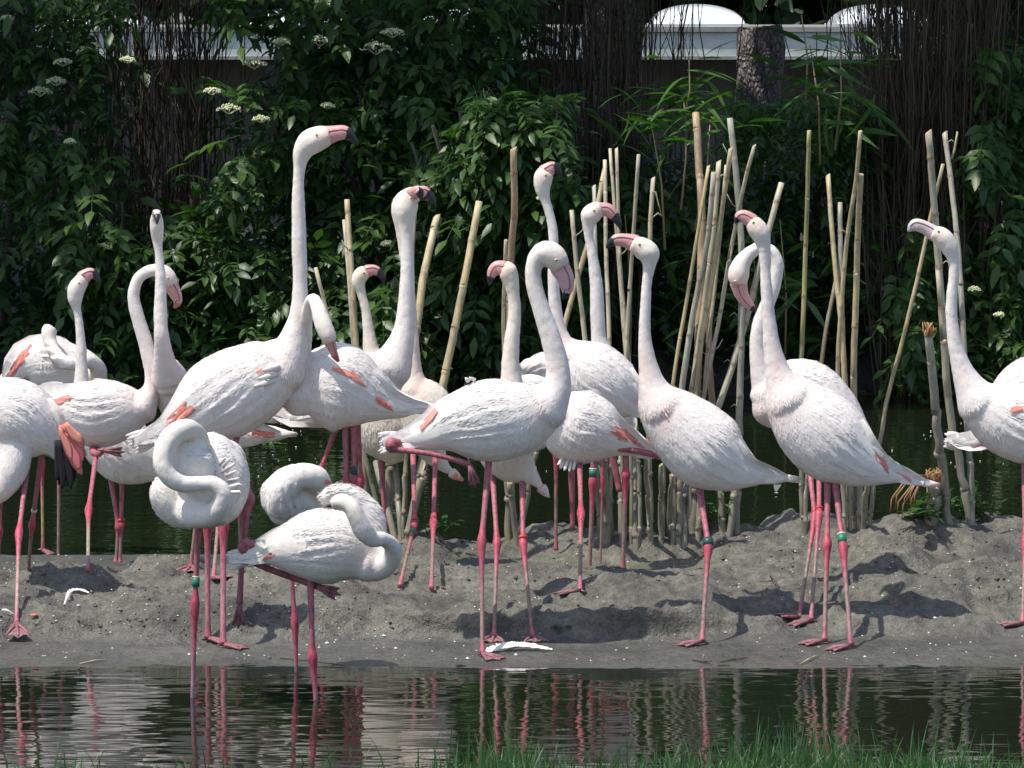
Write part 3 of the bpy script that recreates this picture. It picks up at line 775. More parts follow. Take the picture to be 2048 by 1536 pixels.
GREEN = (0.03, 0.20, 0.12); DGREEN = (0.02, 0.07, 0.07); PALEBLUE = (0.45, 0.6, 0.68); REDR = (0.5, 0.05, 0.04); CREAMR = (0.7, 0.6, 0.5); PALE = (0.6, 0.6, 0.55)
BIRDS = [
 dict(label='flamingo asleep at the far left back, neck coiled on its back above red wing edge', D=19.0,
  torso=[(196,750,22),(172,742,42),(130,738,56),(90,727,60),(55,727,44),(32,742,24),(18,762,7)],
  neck=[(190,765,24,-.02),(196,738,17,-.08),(178,722,15,-.12),(150,728,14,-.15),(125,722,14,-.15),(108,702,13.5,-.12),(100,682,14,-.1),(98,664,16,-.09),(102,656,15,-.08)],
  red=[(55,700,24,742,9),(48,715,22,752,8)], tail=3, tlen=14, pneck=.15,
  legs=[dict(k='g',p=[(84,800),(84,930),(86,1098)],f=-20,s=.9,shank=(.55,.33,.18)),dict(k='d',p=[(120,790),(118,900),(116,1040)],f=None,s=.9)]),
 dict(label='flamingo cut off by the left edge, head down, coral and black wing hanging open', D=16.85, wr=.9,
  torso=[(-60,860,50),(-10,838,78),(35,840,82),(75,862,66),(105,885,40),(118,905,16)],
  neck=[(-10,860,60),(22,905,42,-.05),(14,950,36,-.08),(-12,985,26,-.1),(-50,985,20,-.1)], pneck=.25, tail=0, droop=1, wing=(.12,.6,-.5,.9), fs=.85,
  
  legs=[dict(k='g',p=[(54,935),(38,1065),(33,1248)],f=-80,s=1,shank=(.45,.27,.24)),dict(k='g',p=[(80,935),(64,1050),(57,1138)],s=.9,ring=(1026,CREAMR,.004)),
        dict(k='d',p=[(2,960),(-2,1060),(-6,1230)],f=None)]),
 dict(label='slender necked flamingo at left looking up to the right beside the sleeping one', D=18.5,
  torso=[(165,778,24),(180,812,45),(210,858,62),(250,903,66),(292,925,48),(325,940,22)],
  neck=[(165,795,24),(163,765,16),(163,730,12.5),(162,690,10.5),(159,650,8.5),(154,620,8.8),(150,598,15),(153,578,18),(163,562,16),(170,556,13)],
  beak=([(166,556,15),(175,549,12.5),(181,547,11.5)],[(188,548,9.5),(195,556,6),(201,566,1.5)]), mouth=1, eye=(158,566),pneck=.12,
  tail=0, legs=[dict(k='d',p=[(220,950),(237,1055),(232,1148)],f=None),dict(k='d',p=[(244,950),(242,1050),(240,1148)],f=None,ring=(1040,REDR,.005))]),
 dict(label='flamingo at left with arched neck and pale pink bill hanging down, tucked foot under belly', D=17.95,
  torso=[(294,808,22),(278,814,40),(238,822,62),(188,826,70),(138,812,50),(98,798,25),(74,790,8)],
  neck=[(280,815,36),(300,785,20),(304,755,14.5),(296,705,15.5),(285,665,14.5),(272,622,13.5),(267,590,12.5),(275,560,12),(292,545,12),(312,540,13),(328,546,17),(338,560,17),(342,572,13)],
  beak=([(341,570,15),(350,586,13),(355,600,10)],[(354,608,7),(348,616,2)]), tipcol=(.55,.2,.2), mouth=1, pneck=.38,eye=(336,556),
  red=[(140,795,108,805,8)], tail=0,
  legs=[dict(k='g',p=[(195,890),(177,1020),(176,1142)],f=None,shank=(.4,.3,.24)),
        dict(k='path',p=[(190,890,7,0),(186,903,8,-.06),(196,908,7,-.1),(208,900,6,-.13)],f=(1,.1),s=1)]),
 dict(label='flamingo facing the camera with straight thin neck and small dark bill, behind the tallest bird', D=18.05,
  torso=[(333,728,24,-.16),(342,755,34,-.12),(356,800,42,-.05),(392,835,44),(440,862,36),(490,872,24),(535,868,14),(563,868,6)],
  neck=[(335,760,32,-.14),(328,715,21,-.2),(323,672,15,-.24),(321,625,13.5,-.24),(321,575,12,-.24),(320,532,9.5,-.24),(317,500,8.5,-.24),(315,478,11.5,-.24),(314,455,14.5,-.25),(313,438,13,-.26),(313,430,9,-.28)],
  beak=([(313,432,9,-.30),(313,424,8,-.33),(314,424,7,-.36)],[(314,430,6.5,-.375),(314,438,5,-.385),(314,448,1.5,-.39)]), mouth=0, bcol=(.75,.62,.6),pneck=.3,
  red=[(515,858,548,866,8),(505,868,540,872,6)], tail=5, tlen=30,
  legs=[dict(k='d',p=[(470,880),(478,1000),(484,1100)],f=None)]),
 dict(label='tallest flamingo, neck stretched straight up and bill pointing right, orange spot on its shoulder', D=17.45,
  torso=[(576,700,36),(552,728,62),(500,766,83),(430,804,85),(374,838,54),(334,862,25),(288,880,7)],
  neck=[(560,745,50),(578,705,38),(589,670,27),(597,630,19),(600,590,15.5),(600,540,15),(598,480,15),(597,420,14),(597,370,12),(599,335,12.5),(604,308,19),(618,287,26),(640,276,25),(660,272,19)],
  beak=([(652,272,20),(670,267,16),(686,265,14.5)],[(696,268,12.5),(707,277,7),(717,289,1.5)]), mouth=.9, eye=(633,270),pneck=.18,
  red=[(536,738,516,744,6),(372,812,338,842,12),(385,815,362,838,9)], tail=5, tlen=30,
  ruffle=[(560,735,520,742,7),(556,748,512,758,6),(548,760,500,775,6)],
  legs=[dict(k='g',p=[(476,868),(440,1000),(427,1158)],f=-40),dict(k='d',p=[(460,868),(396,1005),(382,1135)],f=-100)]),
 dict(label='flamingo bending its head back to preen its shoulder, bill touching pink feathers', D=17.55,
  torso=[(598,775,42),(630,772,74),(682,775,90),(734,792,64),(775,808,34),(812,815,20),(848,815,7)],
  neck=[(600,790,44,-.03),(592,750,33,-.04),(600,705,23,-.05),(609,665,16,-.08),(614,630,12.5,-.13),(620,604,11.5,-.18),(628,600,12.5,-.22),(637,618,15,-.25),(645,645,18,-.27),(655,668,17,-.28),(661,685,13,-.28)],
  beak=([(659,682,13,-.28),(665,698,9,-.27)],[(670,712,7,-.26),(677,723,3,-.25)]), tipcol=(.55,.12,.14), mouth=1,pneck=.15,
  red=[(672,738,700,752,7),(700,745,722,768,9),(755,800,780,815,8)], tail=6, tlen=36, wing=(.3,.82,-.3,.9),
  legs=[dict(k='d',p=[(690,840),(693,968),(676,1180)],f=-60,s=1.15),dict(k='d',p=[(707,850),(709,972),(690,1178)],f=-30,s=1.1,ring=(936,DGREEN))]),
 dict(label='small headed flamingo half hidden with bill to the right, between tall bird and twin heads', D=18.5,
  torso=[(745,710,26),(750,750,45),(760,810,58),(772,862,60),(785,895,46),(795,925,16)],
  neck=[(750,725,24),(741,695,16),(737,660,12),(731,618,9.5),(723,588,9.5),(717,565,14),(723,549,16),(734,542,13)],
  wing=None, beak=([(735,542,12.5),(748,540,10.5)],[(758,545,8.5),(765,556,6),(768,567,1.5)]), tone=(1,.97,.88), eye=(727,546),pneck=.15,
  tail=0, legs=[dict(k='d',p=[(762,930),(771,1052),(768,1165)],f=None),dict(k='d',p=[(811,930),(812,1062),(817,1187)],f=None,s=.8,shank=(.42,.34,.28),ring=(1040,GREEN,.013,PALE))]),
 dict(label='front one of the twin upright necks, white tail poking out left behind the preening bird', D=17.9,
  torso=[(788,715,30),(768,742,52),(725,772,66),(680,805,55),(635,828,30),(590,835,18),(548,828,7)],
  neck=[(780,738,44),(797,700,31),(808,660,22),(812,620,18),(814,575,15.5),(815,530,14),(814,485,12.5),(812,450,15),(812,420,23),(818,398,21),(829,387,14)],
  beak=([(824,389,14,-.02),(835,381,10,-.04)],[(839,384,8.5,-.05),(841,392,6,-.05),(842,400,1.5,-.05)]), mouth=0, eye=(822,396),pneck=.15,
  tail=6, tlen=38, legs=[dict(k='d',p=[(674,850),(643,935),(640,1130)],f=None),dict(k='d',p=[(716,850),(722,960),(712,1150)],f=None)]),
 dict(label='flamingo just behind its twin neck, body to the right with an orange under tail', D=18.2,
  torso=[(824,765,26),(838,792,48),(856,830,56),(858,870,48),(868,905,28),(885,930,14),(910,950,4)],
  neck=[(828,785,34),(826,745,20),(825,700,14.5),(822,640,13),(818,580,12),(812,520,12),(804,460,13.5),(804,415,22),(818,395,20),(838,386,14)],
  beak=([(834,387,14),(848,383,11.5)],[(856,388,9.5),(864,398,6.5),(871,411,1.5)]), wing=None, tone=(1,.97,.90), pneck=.35,
  red=[(840,850,835,880,9)], tailcol=(.8,.35,.2), tail=5, tlen=22,
  legs=[dict(k='g',p=[(826,900),(829,1046),(800,1172)],f=None,ring=(1022,GREEN)),dict(k='g',p=[(871,900),(867,1043),(863,1176)],f=None)]),
 dict(label='pale flamingo facing left with hooked pink bill, neck rising behind the big front bird', D=16.6, wr=.85,
  torso=[(1024,780,32),(1022,815,56),(1022,858,72),(1022,900,68),(1032,925,50),(1052,945,27),(1070,960,13),(1088,982,4)],
  neck=[(1022,815,44),(1023,770,25),(1021,725,18),(1024,680,16),(1029,635,14),(1028,595,12.5),(1023,568,16),(1015,543,20),(1005,537,15)],
  wing=None, beak=([(1006,537,16),(993,535,13),(985,545,11)],[(981,556,7),(978,571,1.5)]), mouth=.6, eye=(1009,531),pneck=.3, tone=(1,.985,.93),
  tail=4, tlen=16, tailcol=(.8,.45,.4),
  legs=[dict(k='g',p=[(985,945),(994,1084),(988,1270)],f=-95),dict(k='g',p=[(1044,950),(1046,1085),(1065,1272)],f=-80,ring=(1066,REDR,.006))]),
 dict(label='large front flamingo with S-curved neck and drooping pale bill, one leg folded back', D=16.15,
  torso=[(1110,802,28),(1085,816,55),(1030,836,77),(970,842,83),(905,850,60),(856,868,34),(818,880,18),(786,884,8)],
  neck=[(1085,818,50),(1108,785,35),(1116,755,26),(1112,715,22.5),(1100,670,20.5),(1085,625,18.5),(1072,585,17),(1066,548,16.5),(1073,518,19),(1093,506,26),(1112,518,25),(1122,536,19)],
  beak=([(1119,534,20),(1131,556,17),(1134,577,13)],[(1132,588,8),(1125,598,2)]), mouth=1, eye=(1112,520),pneck=.3, bcol=(.74,.42,.42),
  red=[(868,820,845,850,13)], tail=6, tlen=30, ruffle=[(938,762,930,755,5),(950,760,938,754,4)],
  legs=[dict(k='g',p=[(978,920),(963,1083),(965,1306)],f=-50,s=1.1),
        dict(k='path',p=[(800,884,6,-.02),(784,886,12,-.03),(783,895,11.5,-.03),(800,900,6.5,-.03),(850,906,5.4,-.04),(905,918,5.6,-.04),(940,930,7,-.04)],f=(.25,1),spread=14)]),
 dict(label='white flamingo asleep far back between the necks, only its rounded back showing', D=18.4,
  torso=[(1150,762,20),(1125,755,45),(1086,750,47),(1054,752,29),(1034,760,9)], neck=[(1120,760,30,-.03),(1085,750,26,-.1),(1060,735,20,-.14),(1048,742,14,-.14)], pneck=.1, tail=0,
  legs=[dict(k='d',p=[(1110,790),(1112,900),(1112,1050)],f=None),dict(k='path',p=[(1143,800,8,0),(1143,940,7,0),(1144,985,6,0),(1145,1062,4.5,0)],f=None)]),
 dict(label='flamingo with raised head behind the S-necked bird, dark bill tilted up to the right', D=17.75,
  torso=[(1122,692,26),(1140,714,46),(1175,744,68),(1222,778,66),(1255,802,42),(1276,816,20),(1292,822,8)],
  neck=[(1138,715,36),(1126,685,20),(1116,650,14),(1109,600,12.5),(1107,545,12),(1108,500,10.5),(1105,455,10),(1097,420,9.5),(1089,395,11),(1085,374,17),(1087,354,19.5),(1095,343,16)],
  beak=([(1091,345,17),(1103,335,12.5)],[(1110,334,9.5),(1117,343,6.5),(1123,354,1.5)]), eye=(1091,350),pneck=.3,
  red=[(1282,760,1285,800,10)], tail=3, tlen=10,
  legs=[dict(k='d',p=[(1186,840),(1186,962),(1178,1168)],f=-150,s=1.15,ring=(944,GREEN,.013,PALE)),dict(k='d',p=[(1205,840),(1205,960),(1200,1150)],f=None,s=.6)]),
 dict(label='flamingo with thick white neck and black tipped bill pointing right, among the canes', D=18.1,
  torso=[(1205,705,26),(1207,738,44),(1216,782,54),(1232,830,46),(1245,870,24)],
  neck=[(1206,725,30),(1198,680,16),(1195,635,15),(1194,590,14),(1190,545,12),(1184,505,10),(1178,475,9.5),(1177,450,13),(1181,432,21),(1193,421,19),(1204,419,14)],
  beak=([(1198,420,15),(1213,419,13.5),(1222,425,12)],[(1230,434,9.5),(1237,446,6.5),(1241,459,1.5)]), mouth=.8, eye=(1188,421),pneck=.08,
  tail=0, legs=[dict(k='d',p=[(1247,860),(1252,948),(1246,1166)],f=-170,s=1.15,ftone=.8),dict(k='path',p=[(1205,860,9,0),(1222,905,8,0),(1232,945,7,0),(1239,984,6,0)],f=None)]),
 dict(label='flamingo preening with head hidden, orange wing edge and folded pink leg at its tail', D=17.3,
  torso=[(1086,800,28),(1110,826,54),(1150,850,76),(1196,864,66),(1240,880,36),(1280,897,16),(1308,906,6)],
  neck=[(1110,828,46,-.02),(1092,790,30,-.05),(1070,768,19,-.08),(1048,764,15,-.06),(1030,780,14,0),(1028,808,15,.05)], pneck=.12,
  red=[(1230,862,1262,878,13),(1252,868,1298,892,12),(1236,872,1280,890,8)], tail=4, tlen=24, tailcol=(.25,.2,.2),
  ruffle=[(1126,914,1114,930,3.5),(1130,918,1120,938,3.8),(1136,920,1128,942,3.8),(1143,922,1138,944,3.6),(1150,922,1147,940,3.4)],
  legs=[dict(k='g',p=[(1159,920),(1162,1025),(1160,1184)],f=178,ftone=.8),
        dict(k='path',p=[(1225,896,7,-.03),(1262,900,7,-.03),(1300,907,7,-.02),(1318,912,8,0)],f=None)]),
 dict(label='flamingo facing left with long pink flushed neck, standing on one leg in mid ground', D=16.4,
  torso=[(1303,782,32),(1325,814,54),(1372,862,76),(1420,905,80),(1465,935,54),(1500,948,28),(1535,952,14),(1562,955,6)],
  neck=[(1328,818,50),(1308,780,33),(1299,745,22),(1292,705,16),(1289,660,12.5),(1291,610,11),(1294,560,10.5),(1298,530,14),(1297,508,23),(1283,495,22),(1264,486,16)],
  beak=([(1270,487,18),(1252,481,14),(1235,480,12.5)],[(1225,483,9.5),(1217,490,5.5),(1213,497,1.5)]), mouth=1, eye=(1279,489),pneck=.62,
  tail=7, tlen=40, wing=(.2,.78,-.35,.9),
  legs=[dict(k='g',p=[(1399,980),(1417,1090),(1404,1282)],f=-160,s=1.15,ring=(1076,DGREEN))]),
 dict(label='broad backed flamingo, curled pink bill raised left, neck crossing another, right of the canes', D=16.35,
  torso=[(1560,762,34),(1580,795,56),(1622,845,80),(1672,890,82),(1725,925,54),(1765,942,30),(1805,953,14),(1842,964,5)],
  neck=[(1582,800,52),(1563,765,34),(1553,735,24),(1544,695,18),(1539,650,14.5),(1535,605,13),(1532,565,12),(1530,525,11),(1528,495,14),(1521,468,20),(1510,451,19),(1500,442,13)],
  beak=([(1506,444,15),(1491,434,13.5),(1481,433,12)],[(1475,439,8),(1470,447,2)]), mouth=.8, eye=(1507,445),pneck=.6,
  red=[(1755,905,1775,938,14),(1790,935,1815,955,8)], tail=6, tlen=36, tailcol=(.8,.4,.35),
  legs=[dict(k='g',p=[(1655,950),(1654,1086),(1649,1280)],f=-170,s=1.15),dict(k='g',p=[(1668,950),(1686,1092),(1702,1290)],f=-165,s=1.15,ring=(1070,GREEN,.014,CREAMR))]),
 dict(label='flamingo with looped neck and head hanging down left, pink bill near the crossing neck', D=16.9,
  torso=[(1530,820,34),(1548,800,55),(1600,795,80),(1655,840,74),(1705,890,48),(1750,930,20)],
  neck=[(1545,815,42),(1528,775,26),(1520,735,20),(1516,695,17),(1520,650,17),(1534,610,15),(1548,570,14),(1554,530,13.5),(1544,504,13),(1520,496,13),(1498,508,14),(1484,526,18),(1477,548,22),(1477,568,18)],
  beak=([(1477,564,18),(1483,588,14),(1495,606,11)],[(1506,616,7),(1520,623,1.5)]), mouth=-.4, eye=(1470,563),pneck=.4, tail=0,
  legs=[dict(k='g',p=[(1618,930),(1630,1033),(1598,1240)],f=-170),dict(k='g',p=[(1638,930),(1638,1028),(1622,1240)],f=-165,ring=(1005,REDR,.005))]),
 dict(label='flamingo at right edge with long plain white neck and very pale bill facing left', D=16.7,
  torso=[(1940,775,28),(1960,802,50),(2010,834,74),(2070,852,80),(2130,865,60),(2180,880,30),(2220,890,8)],
  neck=[(1960,808,46),(1938,770,31),(1925,740,22),(1914,705,17),(1907,670,14),(1903,630,12.5),(1904,590,12),(1908,550,11.5),(1907,520,12.5),(1899,495,18),(1884,475,20),(1864,465,15)],
  beak=([(1870,468,16),(1850,455,13),(1832,450,13)],[(1823,455,9),(1816,463,2)]), bcol=(.76,.60,.58), tipcol=(.6,.55,.55), mouth=1, eye=(1877,463),pneck=.15,
  red=[(2026,820,2045,818,7)], tail=3,
  legs=[dict(k='g',p=[(2048,910),(2050,1085),(2045,1246)],f=-175),dict(k='d',p=[(2090,920),(2095,1085),(2092,1240)],f=-175)]),
 dict(label='flamingo mostly hidden at the right edge, white tail pointing left under its neighbour', D=17.3,
  torso=[(2140,760,40),(2095,780,78),(2050,808,80),(2008,850,46),(1968,880,22),(1938,887,15),(1908,882,6)],
  neck=[(2120,760,40),(2150,700,22),(2150,640,16)], red=[(1985,884,1950,894,7)], tail=5, tlen=20,
  legs=[dict(k='d',p=[(2070,900),(2072,1050),(2072,1200)],f=-60)]),
 dict(label='grey white flamingo asleep nearest the camera, neck folded in a loop on its breast', D=15.0, wr=.85,
  torso=[(775,1120,28),(742,1116,46),(692,1096,72),(636,1092,76),(580,1097,54),(536,1104,28),(505,1112,14),(480,1117,5)],
  neck=[(735,1128,36,-.02),(762,1132,28,-.03),(783,1118,20,-.06),(784,1093,17,-.10),(766,1078,15,-.14),(745,1078,17,-.17),(728,1062,20,-.19),(714,1036,18,-.20),(702,1014,17,-.20),(684,1003,17,-.19),(668,1008,14,-.17)],
  extra=[[(646,1000,14,.0),(668,986,18,0),(698,988,20,0),(724,1005,22,0),(742,1035,26,0),(748,1068,26,0)]],
  pneck=.15, tone=(.98,.98,.98), tail=6, tlen=26, smooth=5, red=[(545,1108,528,1118,6),(522,1140,514,1148,4)],
  legs=[dict(k='w',p=[(621,1160),(625,1312),(632,1402)],s=1.05,shank=(.45,.18,.22)),
        dict(k='path',p=[(540,1098,7,0),(510,1090,9,-.01),(490,1090,12,-.01),(488,1100,10,-.01),(520,1130,7,.02),(600,1160,7,.04),(635,1172,8,.02)],f=(1,.4),spread=16)]),
 dict(label='white flamingo asleep seen from behind, round like a ball beyond the nearest sleeping bird', D=15.65, wr=1.1,
  torso=[(602,932,18),(598,950,44),(590,985,66),(580,1018,60),(572,1048,30)],
  neck=[(560,1010,30,-.1),(572,975,28,-.12),(600,952,26,-.12),(632,958,26,-.1),(646,985,22,-.06)], pneck=.05, tail=0, red=[(650,962,658,966,5)],
  wing=(.2,.7,-.85,.3), legs=[dict(k='w',p=[(576,1060),(590,1242),(594,1392)],s=.9)]),
 dict(label='flamingo asleep facing the camera, thick neck curled in an S with a ring hole', D=15.05, wr=1.15,
  torso=[(400,872,26),(412,905,60),(418,950,82),(412,995,78),(400,1028,56),(392,1050,22)],
  neck=[(365,1005,40,-.10),(385,1026,32,-.16),(418,1030,23,-.2),(442,1012,20,-.23),(446,986,18,-.24),(428,968,16,-.24),(400,967,15,-.24),(370,969,17,-.25),(344,958,19,-.26),(327,932,20,-.26),(328,900,21,-.25),(345,872,22,-.23),(372,858,21,-.2),(396,868,17,-.14),(408,888,14,-.08)],
  extra=[[(332,955,18,-.12),(330,988,32,-.13),(352,1016,36,-.12),(392,1032,30,-.12)],[(374,886,20,-.17),(364,912,28,-.17),(370,940,30,-.17),(392,948,24,-.17)],[(392,880,20,-.16),(388,910,36,-.16),(400,940,34,-.16),(415,960,20,-.16)]],
  pneck=.06, tail=0, wing=None, smooth=5,
  ruffle=[(446,934,463,912,3.2),(452,942,470,926,3.4),(452,952,474,940,3.6),(456,962,480,955,3.6),(458,974,484,970,3.4),(440,930,452,914,3),(462,984,482,986,3),(444,946,460,930,3)],
  legs=[dict(k='w',p=[(397,1040),(390,1206),(385,1402)],s=1,ring=(1166,GREEN,.014,CREAMR),shank=(.42,.2,.26)),
        dict(k='path',p=[(480,960,8,.1),(493,985,11,.1),(497,1000,13,.1),(492,1030,8,.1),(487,1080,6,.1),(482,1150,6,.1),(479,1208,7,.1)],f=(-.05,1),spread=15)]),
 dict(label='flamingo hidden behind the S-curled sleeper, two thick pink legs and feet on the mud', D=16.25, wr=1.0,
  torso=[(425,885,24),(440,915,48),(448,960,46),(440,1005,38),(432,1032,18)], neck=None, tail=0, wing=None,
  legs=[dict(k='g',p=[(413,1020),(415,1040),(416,1278)],f=-20,s=1.35,shank=(.52,.19,.22)),dict(k='g',p=[(446,1020),(447,1045),(446,1288)],f=-12,s=1.4,shank=(.52,.19,.22),ring=(1023,PALEBLUE,.008))]),
]
for spec in BIRDS:
    build_bird(spec)
#@@ENV
# ------------------------------------------------------------------ canes
CANES = [ # points (top ... bottom), half width px, colour key, label
 ([(631,535),(664,664),(700,800),(772,1075)],4.5,'tan','thin cane leaning right between the tallest bird and the preening one'),
 ([(694,399),(712,690),(738,1075)],6.2,'gold','taller of two close canes left of the small hidden bird'),
 ([(688,440),(704,650),(728,1072)],4.2,'grey','greyer thinner cane touching the taller one left of the small hidden bird'),
 ([(874,432),(846,560),(828,690),(792,850),(768,1080)],8.5,'gold','thick golden cane with open top right of the twin heads'),
 ([(833,372),(822,560),(815,800),(806,1075)],4.5,'tan','cane whose top peeks out beside the twin heads'),
 ([(958,403),(925,580),(890,750),(842,960),(815,1078)],8.2,'gold','thick golden cane standing alone, leaning left, before the dark gap'),
 ([(1027,297),(1029,420),(1022,520),(1018,760),(1016,1080)],7.5,'brown','thick brown upright cane behind the bird with hooked pink bill'),
 ([(1012,480),(1008,700),(1032,1085)],4.2,'tan','thin cane hugging the thick brown one left of the S-neck'),
 ([(1210,335),(1186,450),(1140,610),(1098,780),(1060,960),(1038,1075)],5.6,'gold','cane leaning left that crosses behind two bird necks'),
 ([(1188,372),(1192,520),(1206,800),(1218,1085)],4.5,'grey','short grey topped cane behind the thick white neck'),
 ([(1143,420),(1156,560),(1172,700),(1203,1080)],5.2,'pale','pale cane left of the thick white neck, leaning right'),
 ([(1210,320),(1212,500),(1218,680),(1222,1082)],4.6,'tan','straight cane with its top above the black tipped bill'),
 ([(1220,297),(1234,480),(1246,640),(1262,860),(1262,1086)],3.8,'tan','left one of a pair of very thin close canes'),
 ([(1233,296),(1240,520),(1256,700),(1276,900),(1280,1090)],3.8,'pale','right one of a pair of very thin close canes'),
 ([(1277,309),(1266,480),(1256,640),(1248,820),(1243,1080)],4.2,'tan','thin cane leaning left above the pink bill of the facing left bird'),
 ([(1306,355),(1300,470),(1296,700),(1302,1085)],5.0,'pale','pale cane rising from behind the pink flushed neck with a broken leaf stalk'),
 ([(1392,226),(1398,330),(1404,430),(1400,600),(1392,820),(1386,1075)],8.4,'brown','tallest thick orange brown cane in the dense bundle'),
 ([(1417,331),(1395,470),(1370,620),(1350,740),(1330,900),(1324,1085)],4.0,'gold','thin golden cane at the left side of the dense bundle'),
 ([(1428,345),(1415,480),(1388,620),(1366,760),(1350,900),(1345,1090)],6.2,'grey','thick grey cane in the middle of the dense bundle'),
 ([(1438,322),(1425,480),(1404,640),(1384,780),(1364,920),(1358,1094)],5.8,'tan','tan cane with ragged top in the dense bundle'),
 ([(1462,297),(1444,420),(1424,560),(1400,700),(1384,880),(1378,1075)],5.4,'gold','golden cane leaning left on top of the dense bundle'),
 ([(1424,400),(1420,560),(1418,700),(1428,850),(1440,980),(1446,1062)],6.6,'brown','dark brown bent cane at the back of the dense bundle'),
 ([(1452,330),(1436,520),(1410,760),(1398,1085)],3.6,'tan','thin straw like cane squeezed inside the dense bundle'),
 ([(1460,236),(1470,330),(1480,440),(1484,540),(1482,700),(1478,860),(1472,1068)],7.0,'grey','tall grey cane behind the raised curled bill'),
 ([(1509,291),(1488,370),(1462,500),(1442,620),(1420,730),(1402,830),(1372,1078)],4.4,'tan','slanting thin cane crossing in front of the tall grey one'),
 ([(1563,366),(1540,450),(1505,590),(1478,690),(1442,800),(1410,900),(1396,1070)],6.8,'pale','stout pale cane slanting left below the hanging bird head'),
 ([(1484,530),(1480,720),(1477,900),(1460,1070)],6.4,'tan','upright cane in the gap right of the slanting stout one'),
 ([(1618,261),(1615,380),(1611,500),(1606,650),(1600,800),(1606,1066)],4.8,'green','tall straight greenish cane left of the group of three'),
 ([(1721,262),(1712,360),(1694,480),(1682,620),(1676,760),(1690,1060)],4.6,'gold','tall thin cane crossing the others in the right group'),
 ([(1656,350),(1664,460),(1674,570),(1686,700),(1700,1058)],5.4,'gold','slant topped golden cane at the left of the right group'),
 ([(1680,405),(1682,560),(1690,760),(1712,1060)],5.4,'grey','shortest grey cane in the middle of the right group'),
 ([(1722,349),(1716,460),(1712,600),(1708,780),(1722,1056)],6.6,'gold','thick golden cane at the right side of the right group'),
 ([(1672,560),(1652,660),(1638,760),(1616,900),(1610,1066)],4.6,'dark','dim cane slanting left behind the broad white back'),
 ([(1857,264),(1868,400),(1884,620),(1897,800),(1920,930),(1940,1045)],7.6,'pale','thicker tall cane beside the plain white neck at right'),
 ([(1889,265),(1904,380),(1918,520),(1928,700),(1936,850),(1946,1050)],6.0,'grey','tall cane with a small forked twig near the top behind the white neck'),
 ([(1886,328),(1862,430),(1832,570),(1800,700),(1768,830),(1738,1050)],4.2,'gold','thin cane slanting far left below the pale bill'),
 ([(1856,662),(1866,760),(1876,870),(1886,960),(1897,1046)],9.2,'grey','short stout cane with a splintered orange top right of the tail'),
 ([(1866,952),(1866,1000),(1862,1042)],15,'brown','low frayed brown stump with dry shreds at the foot of the splintered cane'),
 ([(1240,900),(1242,1000),(1244,1088)],6.5,'grey','grey muddy cane foot right of the green ringed leg'),
 ([(1205,900),(1210,1000),(1215,1092)],8.5,'grey','thickest muddy cane foot just right of the green ringed leg'),
 ([(1268,905),(1268,1000),(1272,1096)],7.0,'grey','muddy cane foot beside the thin pair'),
 ([(1290,905),(1296,1000),(1300,1082)],4.6,'grey','thin muddy cane foot left of the facing left bird belly'),
 ([(1322,930),(1322,1000),(1322,1086)],4.8,'grey','muddy cane foot under the belly of the facing left bird'),
 ([(1345,950),(1338,1020),(1342,1080)],5.5,'grey','crooked muddy cane foot at the left of the knee with dark ring'),
 ([(1376,960),(1366,1010),(1370,1092)],6.5,'grey','muddy cane foot leaning right under the belly'),
 ([(752,925),(770,1000),(792,1082)],6.8,'grey','bent muddy cane foot behind the ringed legs of the twin birds'),
 ([(790,925),(795,1000),(802,1080)],5.8,'grey','upright muddy cane foot between the ringed legs'),
 ([(845,905),(832,980),(818,1070)],6.0,'grey','pale cane foot under the orange tail leaning left'),
 ([(1020,965),(1026,1020),(1036,1088)],6.5,'grey','second cane foot close to the thick brown cane'),
 ([(1735,960),(1730,1010),(1726,1056)],5.8,'grey','muddy cane foot below the tail of the broad backed bird'),
]
CC = {'tan': (0.50, 0.45, 0.33), 'gold': (0.52, 0.43, 0.26), 'grey': (0.42, 0.40, 0.33), 'brown': (0.42, 0.30, 0.18),
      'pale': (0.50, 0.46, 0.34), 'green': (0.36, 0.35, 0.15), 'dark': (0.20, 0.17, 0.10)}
rc = random.Random(11)
